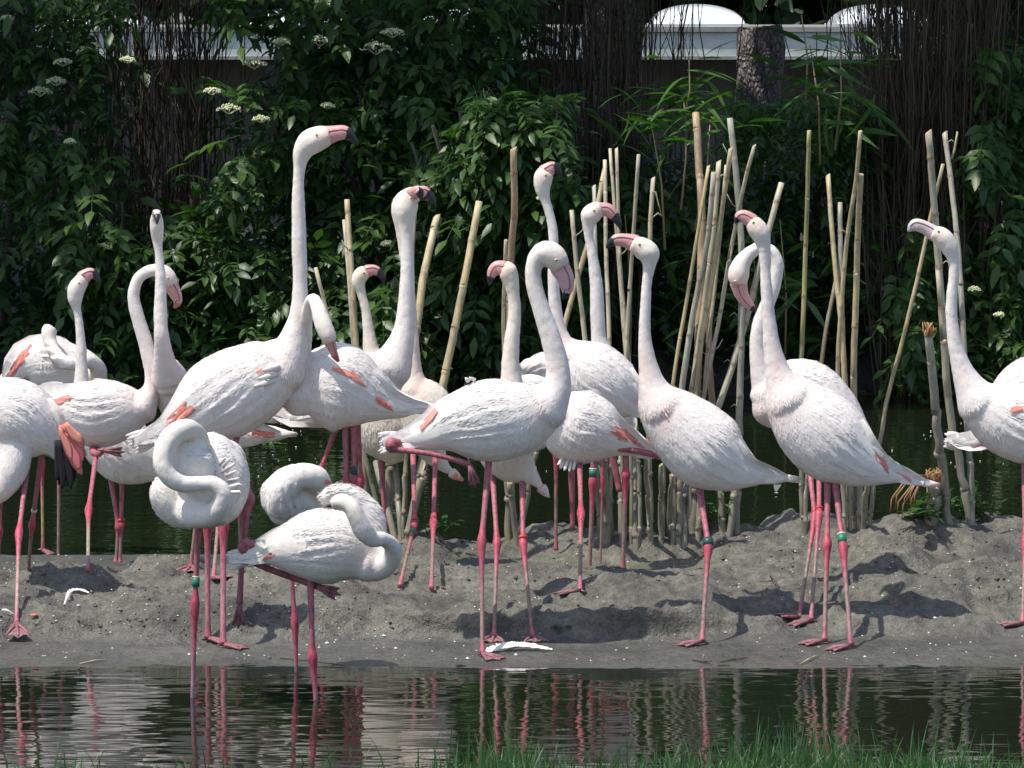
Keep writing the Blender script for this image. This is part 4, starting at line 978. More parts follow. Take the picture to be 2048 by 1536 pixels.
for (pts, hw, ck, lab) in CANES:
    bx, by = pts[-1]
    base = hit(bx, by)
    D0 = base.y if 17.9 < base.y < 19.2 else 18.7
    base = Vector((P(bx, by, D0).x, D0, hz(P(bx, by, D0).x, D0)))
    root = empty('bamboo_cane', base)
    tag(root, lab, 'cane', 'cut canes standing in the mud')
    q = catmull([(x, y, 0) for x, y in pts], 8)
    lean = rc.uniform(-0.25, 0.25)
    path = []
    for i, (x, y, _) in enumerate(q):
        f = 1 - i/(len(q)-1)
        path.append(P(float(x), float(y), D0 + lean*f*(0.2 + 0.8*f)))
    # sink the foot
    path[-1] = Vector((path[-1].x, path[-1].y, base.z - 0.02)) if path[-1].z > base.z - 0.02 else path[-1]
    # resample by length with nodes
    seg = [0]
    for i in range(1, len(path)): seg.append(seg[-1] + (path[i]-path[i-1]).length)
    L = seg[-1]; cs, rs, co = [], [], []
    colb = np.array(CC[ck]); rad0 = hw * D0 / F
    def at(s_):
        for i in range(1, len(seg)):
            if seg[i] >= s_: 
                t = (s_ - seg[i-1]) / max(seg[i]-seg[i-1], 1e-6); return path[i-1].lerp(path[i], t)
        return path[-1]
    s_ = 0.0; nxt = rc.uniform(.04, .16); nodes = []
    while nxt < L - 0.02: nodes.append(nxt); nxt += rc.uniform(0.13, 0.24) * (0.8 + rad0*12)
    samples = sorted(set([0.0, L] + list(np.linspace(0, L, max(4, int(L/0.06)))) + [n_+d for n_ in nodes for d in (-.012, -.004, 0.0, .005, .014)]))
    samples = [v for v in samples if 0 <= v <= L]; nodek = rc.uniform(.3, .8)
    for v_ in samples:
        nd_ = min([abs(v_-n_) for n_ in nodes] + [9]); below = [n_ for n_ in nodes if 0 <= v_-n_ < .03]
        f = v_/L
        r = rad0 * (0.86 + 0.22*f) * (1.10 if nd_ < 0.002 else (1.04 if nd_ < 0.007 else 1.0))
        c_ = colb if nd_ > 0.007 else colb*nodek + np.array((.34, .20, .10))*(.95-nodek)
        if nd_ > 0.007: c_ = c_ * (1 + 0.18*math.sin(v_*9 + D0*40)); 
        if below and nd_ > 0.002: c_ = c_*0.75 + np.array((.58, .53, .42))*0.25
        pz = at(v_); hgt = pz.z - base.z
        mudf = max(0, min(1, (0.50 - hgt) / 0.22)) * 0.85
        c_ = c_*(1-mudf) + np.array((0.25, 0.235, 0.195))*mudf
        wob = Vector((rc.uniform(-1, 1), rc.uniform(-1, 1), 0)) * rad0 * (0.34 if hgt < 0.42 else 0.08)
        cs.append(pz + wob); rs.append(r * (1 + (rc.uniform(-.08, .12) if hgt < .35 else 0))); co.append(tuple(c_))
    v, f = tube(cs, rs, 10, cap=False)
    cols = [c_ for c_ in co for _ in range(10)]
    stump = 'splintered' in lab or 'stump' in lab
    # hollow cut top
    t0 = (cs[1]-cs[0]).normalized(); n0 = len(v)
    inner = [cs[0] + (v[k]-cs[0])*0.62 for k in range(10)]; deep = [p_ + t0*0.03 for p_ in inner]
    v += inner + deep + [cs[0] + t0*0.03]; cols += [(.55, .45, .28)]*10 + [(.12, .09, .05)]*11
    for k in range(10):
        k2 = (k+1) % 10
        f += [(k2, k, n0+k, n0+k2), (n0+k2, n0+k, n0+10+k, n0+10+k2), (n0+10+k2, n0+10+k, n0+20)]
    if not stump and rc.random() < .5:      # slanted cut
        for k in list(range(10)) + list(range(n0, n0+10)): v[k] = v[k] + Vector((0, 0, (v[k].x-cs[0].x)*rc.choice((0.5, 0.7))))
    mb = MB(); mb.add((v, f), cols)
    mb.build('stalk', m_cane, root)
    if stump:
        mb = MB()
        for k in range(16):
            a = rc.uniform(0, 6.28); rr_ = rad0*rc.uniform(.3, 1)
            p0 = cs[0] + Vector((math.cos(a)*rr_, math.sin(a)*rr_, -0.02)); hgt = rc.uniform(.02, .055)
            mb.add(tube([p0, p0 + Vector((rc.uniform(-.01, .01), 0, hgt*.6)), p0 + Vector((rc.uniform(-.02, .02), 0, hgt))], [.005, .004, .001], 5), (.42, .22, .09))
        mb.build('splinter', m_cane, root)
        if 'stump' in lab:
            mb = MB()
            for k in range(9):
                a = rc.uniform(2.2, 4.2); p0 = cs[0] + Vector((-.02, -.01, -0.02*k/4)); l = rc.uniform(.08, .16)
                mb.add(tube([p0, p0 + Vector((math.cos(a)*l*.5, -.02, .01)), p0 + Vector((math.cos(a)*l, -.03, -l*.5)), p0 + Vector((math.cos(a)*l*1.05, -.03, -l*.9))], [.003, .0035, .003, .001], 4), (.36, .2, .09))
            mb.build('dry_shred', m_cane, root)
    elif rc.random() < .55 and len(nodes) > 3 and hw < 8:
        for n_ in rc.sample(nodes, min(2, len(nodes))):
            p0 = at(n_); sgn = rc.choice((-1, 1)); l = rc.uniform(.02, .05)
            if p0.z < base.z + .3: continue
            mb = MB(); mb.add(tube([p0, p0 + Vector((sgn*l*.6, -.01, l*.5)), p0 + Vector((sgn*l, -.012, l*.2 if rc.random()<.5 else l*1.3))], [.0028, .0022, .0015], 5), tuple(colb*.9))
            mb.build('side_twig', m_cane, root)
    if 'forked' in lab:
        a0 = P(1903, 318, path[0].y); mb = MB(); mb.add(tube([a0, P(1909, 300, path[0].y), P(1915, 263, path[0].y)], [.005, .0045, .0035], 6), (.45, .38, .24)); mb.build('forked_twig', m_cane, root)
    if 'leaf stalk' in lab:
        a0 = P(1305, 382, path[0].y - .01); mb = MB(); mb.add(tube([a0, P(1311, 385, path[0].y-.01), P(1317, 408, path[0].y-.02), P(1323, 431, path[0].y-.02)], [.004, .0035, .0025, .0015], 5), (.4, .32, .18)); mb.build('leaf_stalk', m_cane, root)

# ------------------------------------------------------------------ foliage helpers
def leaflet(mb_v, mb_f, base, d, n, L, W, droop=0.25):
    """6-vertex folded pointed leaflet from base along d, normal n"""
    s_ = d.cross(n).normalized(); o = len(mb_v)
    p1 = base + d*L*.35 - n*L*.02; p2 = base + d*L*.7 - n*L*(.02+droop*.3); p3 = base + d*L - n*L*droop
    mb_v += [base, p1 + s_*W*.5 + n*W*.12, p1, p1 - s_*W*.5 + n*W*.12, p2 + s_*W*.36 + n*W*.08, p2, p2 - s_*W*.36 + n*W*.08, p3]
    mb_f += [(o, o+1, o+2), (o, o+2, o+3), (o+1, o+4, o+5, o+2), (o+2, o+5, o+6, o+3), (o+4, o+7, o+5), (o+5, o+7, o+6)]
def compound_leaf(rnd, n_pairs=2, L=0.105, W=0.048):
    v, f = [], []
    ax = Vector((0, -1, -0.1)).normalized(); pos = Vector((0, 0, 0))
    stalk = [Vector((0, 0.06, 0.03)), Vector((0, 0, 0.01))]
    for k in range(n_pairs + 1):
        c0 = Vector((0, -0.055*k - 0.02, -0.012*k*k))
        stalk.append(c0)
        if k < n_pairs:
            for sg in (-1, 1):
                d = Vector((sg*rnd.uniform(.8, 1), -rnd.uniform(.35, .6), rnd.uniform(-.45, -.05))).normalized()
                n = Vector((rnd.uniform(-.2, .2) + sg*.1, -.15, 1)); n = (n - d*n.dot(d)).normalized()
                leaflet(v, f, c0, d, n, L*rnd.uniform(.8, 1.05), W*rnd.uniform(.85, 1.1), rnd.uniform(.1, .4))
    d = Vector((rnd.uniform(-.15, .15), -1, -rnd.uniform(.2, .6))).normalized(); n = Vector((0, -.4, 1)); n = (n - d*n.dot(d)).normalized()
    leaflet(v, f, stalk[-1], d, n, L*1.15, W*1.1, rnd.uniform(.1, .4))
    tv, tf = tube(stalk, [.002]*len(stalk), 3, cap=False); o = len(v); v += tv; f += [tuple(i+o for i in q) for q in tf]
    return v, f
def long_leaf(rnd, L=.2, W=.022):
    v, f = [], []
    d = Vector((0, -1, 0)); n = Vector((0, 0, 1)); pts = []; w_ = [.25, .9, 1, .8, .45, .05]
    z = 0; bend = rnd.uniform(.1, .55)
    for k in range(6):
        t = k/5; c0 = Vector((0, -L*t, -L*bend*t*t)); hw = W*.5*w_[k]
        v += [c0 + Vector((hw, 0, hw*.3)), c0, c0 + Vector((-hw, 0, hw*.3))]
        if k: a = (k-1)*3; f += [(a, a+1, a+4, a+3), (a+1, a+2, a+5, a+4)]
    return v, f
def make_mesh(name, v, f, mat, smooth=True):
    me = bpy.data.meshes.new(name); me.from_pydata([tuple(p_) for p_ in v], [], f); me.materials.append(mat)
    if smooth: me.polygons.foreach_set('use_smooth', [True]*len(me.polygons))
    me.update(); return me
def scatter_stuff(name, variants, mats4, mat, parent=None):
    """variants: list of (v ndarray, f list); mats4: list of (variant index, 4x4)"""
    V_, F_ = [], []; o = 0
    arrs = [(np.array([tuple(p_) for p_ in v]), f) for v, f in variants]
    for vi, M in mats4:
        a, f = arrs[vi]; m = np.array(M)
        V_.append(a @ m[:3, :3].T + m[:3, 3]); F_ += [tuple(i+o for i in q) for q in f]; o += len(a)
    o_ = mesh_obj(name, np.vstack(V_), F_, mat, None, True)
    if parent: child(o_, parent)
    o_['kind'] = 'stuff'
    return o_
rl = random.Random(5)
elder_var = [compound_leaf(rl, rl.choice((2, 3, 2)), rl.uniform(.085, .115), rl.uniform(.038, .05)) for _ in range(7)]
elder_me = [make_mesh('leaf', v, f, m_elder) for v, f in elder_var]
bam_var = [long_leaf(rl, rl.uniform(.15, .24), rl.uniform(.02, .03)) for _ in range(5)]
bam_me = [make_mesh('leaf', v, f, m_bamleaf) for v, f in bam_var]

def orient(loc, yaw, pitch, roll, sc):
    return Matrix.Translation(loc) @ Matrix.Rotation(yaw, 4, 'Z') @ Matrix.Rotation(pitch, 4, 'X') @ Matrix.Rotation(roll, 4, 'Y') @ Matrix.Scale(sc, 4)

def in_poly(px, py, regions):
    for (x0, y0, x1, y1, den) in regions:
        if x0 <= px <= x1 and y0 <= py <= y1 and rl.random() < den: return True
    return False

def shrub(label, regions, n_front, n_back, D0=26.6, deep=1.6, flowers=(), cat='shrub', name='elder_shrub', meshes=None, variants=None, mat=None, hole=lambda x, y: False, sc=(0.55, 1.2), clump=0.33):
    meshes = meshes or elder_me; variants = variants or elder_var; mat = mat or m_elder
    x0 = min(r_[0] for r_ in regions); x1 = max(r_[2] for r_ in regions); y0 = min(r_[1] for r_ in regions); y1 = max(r_[3] for r_ in regions)
    cxp = P((x0+x1)/2, 700, D0)
    root = empty(name, (cxp.x, D0 + .5, hz(cxp.x, D0 + .5)))
    tag(root, label, cat, 'shrubs and thickets along the far bank')
    seed = rl.random()*50
    def surf(p_x, p_z):   # lumpy face: boughs stand out towards the pond
        return D0 + 0.55*float(fbm(p_x*1.1 + seed, p_z*1.3 + seed, 3))
    def pick():
        for _ in range(400):
            px = rl.uniform(x0, x1); py = rl.uniform(y0, y1)
            if in_poly(px, py, regions) and not hole(px, py):
                if float(vnoise(px/70. + seed, py/60.)) > -clump or rl.random() < .35: return px, py
        return px, py
    for i in range(n_front):
        px, py = pick(); q = P(px, py, D0); y = surf(q.x, q.z) - rl.uniform(0, .25); q = P(px, py, y)
        vi = rl.randrange(len(meshes)); o = bpy.data.objects.new('leaf', meshes[vi]); COL.objects.link(o)
        M = orient(q, rl.gauss(0, .8), rl.gauss(.25, .35), rl.gauss(0, .3), rl.uniform(*sc))
        o.parent = root; o.matrix_parent_inverse = Matrix.Translation(-Vector(root.location)); o.matrix_basis = M
    ml = []
    for i in range(n_back):
        px, py = pick(); q = P(px, py, D0); y = surf(q.x, q.z) + deep * rl.random()**1.3; q = P(px, py, y)
        ml.append((rl.randrange(len(variants)), orient(q, rl.gauss(0, 1.1), rl.gauss(.2, .5), rl.gauss(0, .4), rl.uniform(*sc))))
    if ml: scatter_stuff('foliage', variants, ml, mat, root)
    # branches
    mb = MB()
    for i in range(10):
        xa = root.location.x + rl.uniform(-.5, .5)*(x1-x0)/F*D0*.5; xb = P(rl.uniform(x0, x1), 700, D0).x
        zt = P(0, rl.uniform(y0, (y0+y1)/2), D0).z; yb = D0 + rl.uniform(.5, 1.3)
        z0 = hz(xa, yb) - .05
        pts = [Vector((xa, yb, z0)), Vector((xa*.6+xb*.4, yb+rl.uniform(-.2, .2), z0+(zt-z0)*.4)), Vector((xb, yb-.3, zt))]
        qq = catmull([tuple(p_) for p_ in pts], 5); n = len(qq)
        mb.add(tube([Vector(a) for a in qq], [.03*(1-.75*k/n) for k in range(n)], 6), (.10, .085, .07))
    bo = mb.build('branch', m_twig, root)
    for (fx, fy, fw) in flowers:
        q0 = P(fx, fy, D0); q = P(fx, fy, surf(q0.x, q0.z) - .42); mbf = MB(); vv, ff = [], []
        Rr = fw * q.y / F
        for k in range(110):
            a = rl.uniform(0, 6.28); rr_ = Rr*math.sqrt(rl.random()); c0 = q + Vector((math.cos(a)*rr_, math.sin(a)*rr_*.9, .25*math.sqrt(max(Rr*Rr-rr_*rr_, 0)) - .25*rr_ + rl.uniform(-.006, .006)))
            e = rl.uniform(.004, .0065); o = len(vv)
            vv += [c0+Vector((e, 0, 0)), c0+Vector((-e, 0, 0)), c0+Vector((0, e, 0)), c0+Vector((0, -e, 0)), c0+Vector((0, 0, e)), c0+Vector((0, 0, -e))]
            ff += [(o, o+2, o+4), (o+2, o+1, o+4), (o+1, o+3, o+4), (o+3, o, o+4), (o+2, o, o+5), (o+1, o+2, o+5), (o+3, o+1, o+5), (o, o+3, o+5)]
        for k in range(8):
            a = k*.785; tv, tf = tube([q - Vector((0, -.01, Rr*.55)), q + Vector((math.cos(a)*Rr*.7, math.sin(a)*Rr*.6, -.01))], [.0015, .0008], 3, cap=False); o = len(vv); vv += tv; ff += [tuple(i+o for i in g_) for g_ in tf]
        fo = mesh_obj('flower_head', vv, ff, m_flower, None, False); child(fo, root)
    return root

gap1 = lambda x, y: (215 < x < 440 and 20 < y < 420 and rl.random() < .88) or (190 < x < 470 and 45 < y < 132 and rl.random() < .4) or (410 < x < 540 and 40 < y < 165)
shrub('dark elder shrub with cream flower heads in the upper left corner', [(-200, -60, 250, 420, 1), (-200, 380, 230, 740, .8)], 170, 1000, 26.8,
      flowers=[(15, 35, 15), (125, 122, 20), (112, 160, 22), (80, 180, 24), (140, 282, 12)], hole=gap1)
shrub('low dark elder shrub behind the two arched and straight necks at left', [(150, 430, 480, 745, 1), (200, 330, 460, 430, .5)], 120, 600, 26.3, hole=gap1)
shrub('broad elder shrub with drooping leaves and cream flower heads behind the tallest flamingo', [(430, -60, 1060, 740, 1), (960, 150, 1120, 420, .6)], 290, 2300, 26.7,
      flowers=[(255, 118, 16), (562, 82, 18), (508, 124, 26), (458, 215, 25), (522, 236, 18), (655, 210, 15), (785, 62, 25), (752, 92, 32), (424, 180, 18), (868, 468, 18), (775, 486, 14), (640, 78, 26)], hole=gap1)
shrub('bright sunlit elder boughs reaching out above the dark billed raised head', [(940, 190, 1130, 330, 1), (900, 280, 1160, 440, 1), (820, 330, 1000, 420, .8)], 190, 260, 25.6, deep=.5, flowers=[(1085, 395, 12)], sc=(.7, 1.05))
shrub('low elder foliage glinting above the water between the canes', [(860, 470, 1180, 740, .9), (640, 560, 900, 745, .6)], 120, 500, 26.0)
shrub('dark elder shrub at the right edge with a single pale flower head', [(1930, 90, 2250, 760, .9), (1780, 420, 2250, 760, .8)], 170, 1000, 26.6, flowers=[(1948, 577, 13), (1998, 628, 11)])
shrub('deep shaded bush low behind the dense cane bundle', [(1120, 300, 1960, 760, .75)], 160, 1500, 27.2, hole=lambda x, y: y < 330 and x > 1330)
shrub('fine leaved green bush at the foot of the sawn trunk', [(1450, 205, 1760, 330, 1), (1560, 190, 1700, 260, 1)], 110, 700, 27.0, deep=.7, name='leafy_bush', cat='bush',
      meshes=None, sc=(.35, .55))

# broad leaved bamboo in front of the thicket
def bamboo(label, stems, D0, n_leaf, spread, lx=(1230, 1460), ly=(120, 320)):
    root = empty('bamboo_plant', (P(stems[0][0], 700, D0).x, D0, hz(P(stems[0][0], 700, D0).x, D0)))
    tag(root, label, 'bamboo', 'shrubs and thickets along the far bank')
    for (xa, ya, xb, yb) in stems:
        mb = MB(); a, b2 = P(xa, ya, D0), P(xb, yb, D0)
        mb.add(tube([a, a.lerp(b2, .5) + Vector((.02, 0, 0)), b2], [.003, .005, .007], 6), (.33, .26, .13)); mb.build('stem', m_cane, root)
    for i in range(n_leaf):
        px = rl.gauss((lx[0]+lx[1])/2, (lx[1]-lx[0])/4); py = rl.gauss((ly[0]+ly[1])/2, (ly[1]-ly[0])/4)
        q = P(px, py, D0 + rl.uniform(-spread, spread))
        o = bpy.data.objects.new('leaf', bam_me[rl.randrange(5)]); COL.objects.link(o)
        M = orient(q, rl.choice((-1, 1))*rl.uniform(.5, 2.0), rl.gauss(-.05, .45), rl.gauss(0, .6), rl.uniform(.75, 1.3))
        o.parent = root; o.matrix_parent_inverse = Matrix.Translation(-Vector(root.location)); o.matrix_basis = M
bamboo('bright long leaved bamboo above the tallest brown cane', [(1368, 200, 1362, 420), (1300, 230, 1330, 500), (1378, 120, 1366, 240), (1420, 250, 1390, 460)], 25.4, 95, .3, (1235, 1470), (130, 330))
bamboo('broad leaved bamboo in front of the pale roof edge right of the trunk', [(1620, 90, 1640, 330), (1680, 80, 1670, 300), (1603, 30, 1612, 200)], 26.0, 70, .35, (1570, 1760), (60, 260))
bamboo('dim long leaved bamboo low behind the dense cane bundle', [(1500, 420, 1510, 740), (1560, 440, 1570, 740), (1250, 430, 1260, 740)], 26.4, 120, .5, (1180, 1800), (400, 740))

# ------------------------------------------------------------------ dry stem thickets
def stem_mesh(rnd, H=2.6):
    mb = MB(); x = y = 0; pts = []
    for k in range(9):
        pts.append(Vector((x, y, H*k/8))); x += rnd.gauss(0, .022); y += rnd.gauss(0, .02)
    mb.add(tube(pts, [.0055*(1-.7*k/8) for k in range(9)], 5), (.10, .076, .05))
    for k in range(9):
        z = rnd.uniform(.5, H*.98); i = int(z/H*8); p0 = pts[i]; sg = rnd.uniform(0, 6.28); l = rnd.uniform(.12, .35)
        d = Vector((math.cos(sg)*.4, math.sin(sg)*.4, 1)).normalized()
        mb.add(tube([p0, p0 + d*l*.5, p0 + d*l + Vector((rnd.gauss(0, .02), 0, 0))], [.0025, .002, .001], 3), (.095, .072, .05))
    me = bpy.data.meshes.new('stem'); me.from_pydata([tuple(v) for v in mb.v], [], mb.f); me.materials.append(m_twig)
    ca = me.color_attributes.new('Col', 'FLOAT_COLOR', 'POINT'); arr = np.ones((len(mb.v), 4), dtype=np.float32); arr[:, :3] = mb.c; ca.data.foreach_set('color', arr.ravel())
    me.polygons.foreach_set('use_smooth', [True]*len(me.polygons)); me.update(); return me
stem_me = [stem_mesh(rl) for _ in range(8)]
def thicket(label, x0, x1, D0, n, depth=.9, lean=.06, hs=(.8, 1.25)):
    cx = P((x0+x1)/2, 700, D0).x
    root = empty('stem_thicket', (cx, D0, hz(cx, D0))); tag(root, label, 'thicket', 'shrubs and thickets along the far bank')
    for i in range(n):
        d = D0 + rl.random()*depth; x = P(rl.uniform(x0, x1) + rl.gauss(0, 8), 700, d).x
        o = bpy.data.objects.new('stem', stem_me[rl.randrange(8)]); COL.objects.link(o)
        M = Matrix.Translation((x, d, hz(x, d) - .05)) @ Matrix.Rotation(rl.uniform(0, 6.28), 4, 'Z') @ Matrix.Rotation(rl.gauss(0, lean), 4, 'X') @ Matrix.Diagonal((rl.uniform(.6, 1.5),)*2 + (rl.uniform(*hs), 1))
        o.parent = root; o.matrix_parent_inverse = Matrix.Translation(-Vector(root.location)); o.matrix_basis = M
thicket('thin dark dry stems standing before the pale roof at upper left', 190, 450, 27.6, 120)
thicket('brown dry stems in front of the roof edge left of the skylight', 1060, 1290, 27.2, 150)
thicket('a few thin stems crossing the left end of the skylight', 1290, 1400, 27.6, 12, lean=.12)
thicket('dense dark brown stem thicket right of the roof edge', 1758, 1960, 26.6, 290, depth=1.3)
thicket('sparse dry stems between the skylight and the sawn trunk', 1400, 1470, 28.0, 5, lean=.2)
thicket('few leaning bare stems in front of the right skylight', 1690, 1770, 27.4, 10, lean=.12)
thicket('dark stems behind the far right elder shrub', 1950, 2200, 27.8, 130)

# ------------------------------------------------------------------ sawn trunk
TD = 30.0
mb = MB(); tx = P(1518, 100, TD).x; zt = P(1518, 55, TD).z; zb = hz(tx, TD) - .1
n = 14; cs = [Vector((tx + .012*math.sin(k*1.1), TD, zb + (zt-zb)*k/n)) for k in range(n+1)]
rs = [.135 + .05*max(0, 1-k/4)**2 + .006*math.sin(k*2.1) for k in range(n+1)]
v, f = tube(cs, rs, 28)
for i, p_ in enumerate(v[:-2]):
    a = (i % 28); k = 1 + .05*math.sin(a*2.3 + (i//28)*.6) + .03*math.sin(a*5.1)
    c0 = cs[i//28]; v[i] = c0 + (p_-c0)*k + Vector((0, 0, .012*math.sin(a*1.7) if i//28 == n else 0))
root = empty('sawn_tree', (tx, TD, zb)); tag(root, 'grey sawn off tree trunk with rough bark in front of the low roof', 'tree')
mb.add((v, f), (1, 1, 1)); mb.build('trunk', m_bark, root)
mb = MB(); v, f = tube([Vector((tx, TD, zt-.002)), Vector((tx, TD, zt+.006))], [.118, .112], 24); mb.add((v, f), (.30, .24, .17)); mb.build('cut_top', m_cane, root)

# ------------------------------------------------------------------ low pavilion
m_white, nt, b_ = new_mat('white_fascia'); n1 = noise_node(nt, 2.5, 4, stretch=(1, 1, 3)); r = ramp(nt, n1.outputs[0], [(0.3, (.36, .40, .37)), (.7, (.58, .61, .57))])
nt.links.new(r.outputs[0], b_.inputs['Base Color']); b_.inputs['Roughness'].default_value = .5
m_trim, nt, b_ = new_mat('metal_trim'); n1 = noise_node(nt, 6, 3); r = ramp(nt, n1.outputs[0], [(0.3, (.22, .22, .21)), (.7, (.32, .32, .30))])
nt.links.new(r.outputs[0], b_.inputs['Base Color']); b_.inputs['Roughness'].default_value = .5
m_dome, nt, b_ = new_mat('opal_acrylic'); n1 = noise_node(nt, 3, 3); r = ramp(nt, n1.outputs[0], [(0.3, (.74, .80, .85)), (.7, (.84, .88, .92))])
nt.links.new(r.outputs[0], b_.inputs['Base Color']); b_.inputs['Roughness'].default_value = .12; b_.inputs['Transmission Weight'].default_value = 0.0
m_wall, nt, b_ = new_mat('shaded_timber'); n1 = noise_node(nt, 8, 3, stretch=(6, 6, .4)); r = ramp(nt, n1.outputs[0], [(0.3, (.03, .026, .02)), (.7, (.07, .06, .05))])
nt.links.new(r.outputs[0], b_.inputs['Base Color'])  # shade beneath the roof is put into the wall's dark colour
def box(mb, x0, x1, y0, y1, z0, z1, col=(1, 1, 1)):
    v = [Vector((x, y, z)) for z in (z0, z1) for y in (y0, y1) for x in (x0, x1)]
    mb.add((v, [(0, 2, 3, 1), (4, 5, 7, 6), (0, 1, 5, 4), (1, 3, 7, 5), (3, 2, 6, 7), (2, 0, 4, 6)]), col)
BD = 50.0
xl, xr = P(-500, 50, BD).x, P(1900, 50, BD).x
zf0, zf1, zt1 = P(0, 113, BD).z, P(0, 64, BD).z, P(0, 54, BD).z
root = empty('pavilion', ((xl+xr)/2, BD, hz(0, BD))); tag(root, 'low flat roofed pavilion with pale fascia and domed skylights beyond the trees', 'building')
mb = MB(); box(mb, xl+.01, xr-.01, BD+.012, BD+5, zf0+.004, zf1-.003); mb.build('fascia', m_trim, root, False)
npan = 9
for k in range(npan):
    wpan = (xr-xl)/npan; mb = MB(); g = .90 + .1*((k*37) % 10)/10
    box(mb, xl+k*wpan+.006, xl+(k+1)*wpan-.006, BD-.012, BD+.008, zf0, zf1-.004); mb.build('fascia_panel', m_white, root, False)
mb = MB(); box(mb, xl-.03, xr+.03, BD-.05, BD+5.05, zf1+.002, zt1); mb.build('roof_edge', m_trim, root, False)
mb = MB(); box(mb, xl+.4, xr-.4, BD+.5, BD+4.6, hz(0, BD)-.3, zf0-.002); mb.build('wall', m_wall, root, False)
mb = MB(); box(mb, xl, xr, BD-.06, BD-.01, zf0-.03, zf0-.004); mb.build('drip_rail', m_trim, root, False)
for k, cxp in enumerate((-160, 205, 570, 935, 1393, 1755)):
    c0 = P(cxp, 54, BD+1.0); wx = .46; wh = .20 if k > 3 else .15; wy = .8; nu, nv = 20, 10; vv, ff = [], []
    for i in range(nu+1):
        for j in range(nv+1):
            a = math.pi*i/nu; bb = math.pi*j/nv
            zz = max(math.sin(a), 0)**.85 * max(math.sin(bb), 0)**.5
            vv.append(Vector((c0.x - wx*math.cos(a), c0.y - wy*math.cos(bb), zt1 + .028 + wh*zz)))
    for i in range(nu):
        for j in range(nv): a = i*(nv+1)+j; ff.append((a, a+nv+1, a+nv+2, a+1))
    sk = mesh_obj('skylight', vv, ff, m_dome, None, True); child(sk, root)
    mb = MB(); box(mb, c0.x-wx-.03, c0.x+wx+.03, c0.y-wy-.03, c0.y+wy+.03, zt1+.001, zt1+.03); kb = mb.build('skylight_kerb', m_white, None, False); kb.parent = sk

# ------------------------------------------------------------------ big trees: crowns over the far bank, wood behind, tree above the near bank
LIT = [(P(1000, 260, 25.7), .20), (P(1090, 330, 25.7), .22), (P(960, 350, 25.7), .2), (P(1120, 560, 26.), .12), (P(1370, 200, 25.4), .28), (P(190, 590, 26), .12), (P(20, 470, 26.3), .12),
       (P(1518, 130, 30), .42), (P(640, 60, 26.5), .22), (P(1650, 220, 27), .15), (P(940, 640, 26), .1), (P(400, 10, 26.5), .2), (P(1080, 200, 26), .12)]  # unseen crowns are holed along sun rays to light these spots
crown_var = []
for _ in range(6):
    v, f = [], []
    for k in range(7):
        d = Vector((rl.gauss(0, 1), rl.gauss(0, 1), rl.gauss(-.3, .6))).normalized(); n = Vector((rl.gauss(0, .5), rl.gauss(0, .5), 1)); n = (n-d*n.dot(d)).normalized()
        leaflet(v, f, d*rl.uniform(0, .12), d, n, .16, .085, .2)
    crown_var.append((v, f))
def big_tree(label, x, y, H, blobs, n, group='trees around the pond', sc=(1, 1.8), tr=.16, name='tree', gapn=-.24):
    z0 = hz(x, y); root = empty(name, (x, y, z0)); tag(root, label, 'tree', group)
    mb = MB(); top = Vector((x, y, H))
    mb.add(tube([Vector((x, y, z0-.1)), Vector((x+.05, y, z0+(H-z0)*.5)), top], [tr*1.25, tr, tr*.5], 12), (1, 1, 1)); mb.build('trunk', m_bark, root)
    for (bx, by, bz, *_r) in blobs:
        mb = MB(); s0 = Vector((x, y, z0 + (H-z0)*.55)); e = Vector((bx, by, bz)); mb.add(tube([s0, s0.lerp(e, .5) + Vector((0, 0, .3)), e], [tr*.5, tr*.32, tr*.12], 8), (1, 1, 1)); mb.build('limb', m_bark, root)
    ml = []; vol = [b2[3]*b2[4]*b2[5] for b2 in blobs]; tot = sum(vol)
    for b2, vv in zip(blobs, vol):
        for i in range(int(n*vv/tot)):
            while True:
                u = Vector((rl.uniform(-1, 1), rl.uniform(-1, 1), rl.uniform(-1, 1)))
                if u.length <= 1: break
            u = u * (0.55 + .45*rl.random()) if rl.random() < .6 else u
            p_ = Vector((b2[0]+u.x*b2[3], b2[1]+u.y*b2[4], b2[2]+u.z*b2[5]))
            if float(fbm(p_.x*.9, p_.y*.9 + p_.z*.8, 2)) < gapn: continue
            if any((p_ - c_ - SUN_V*(p_ - c_).dot(SUN_V)).length < r_ * rl.uniform(.6, 1.25) for c_, r_ in LIT): continue
            ml.append((rl.randrange(6), orient(p_, rl.uniform(0, 6.28), rl.gauss(0, .5), rl.gauss(0, .5), rl.uniform(*sc))))
    scatter_stuff('crown', crown_var, ml, m_crown, root)
for k, (x, y) in enumerate([(-7.5, 30.5), (-3.2, 31.5), (0.6, 31.0), (4.6, 31.5), (8.6, 30.5)]):
    bl = [(x+rl.uniform(-.5, .5), y-3.6, 4.4, 2.4, 2.2, 1.1), (x+rl.uniform(-1, 1), y-1.6, 6.0, 2.6, 2.4, 1.5), (x+1.6, y-4.6, 5.0, 2.0, 1.7, 1.0), (x-1.6, y-5.0, 5.2, 1.7, 1.6, .9)]
    big_tree(('leftmost','second from left','middle','second from right','rightmost')[k] + ' of the tall trees overhanging the far bank shrubs', x, y, 6.5, bl, 4200)
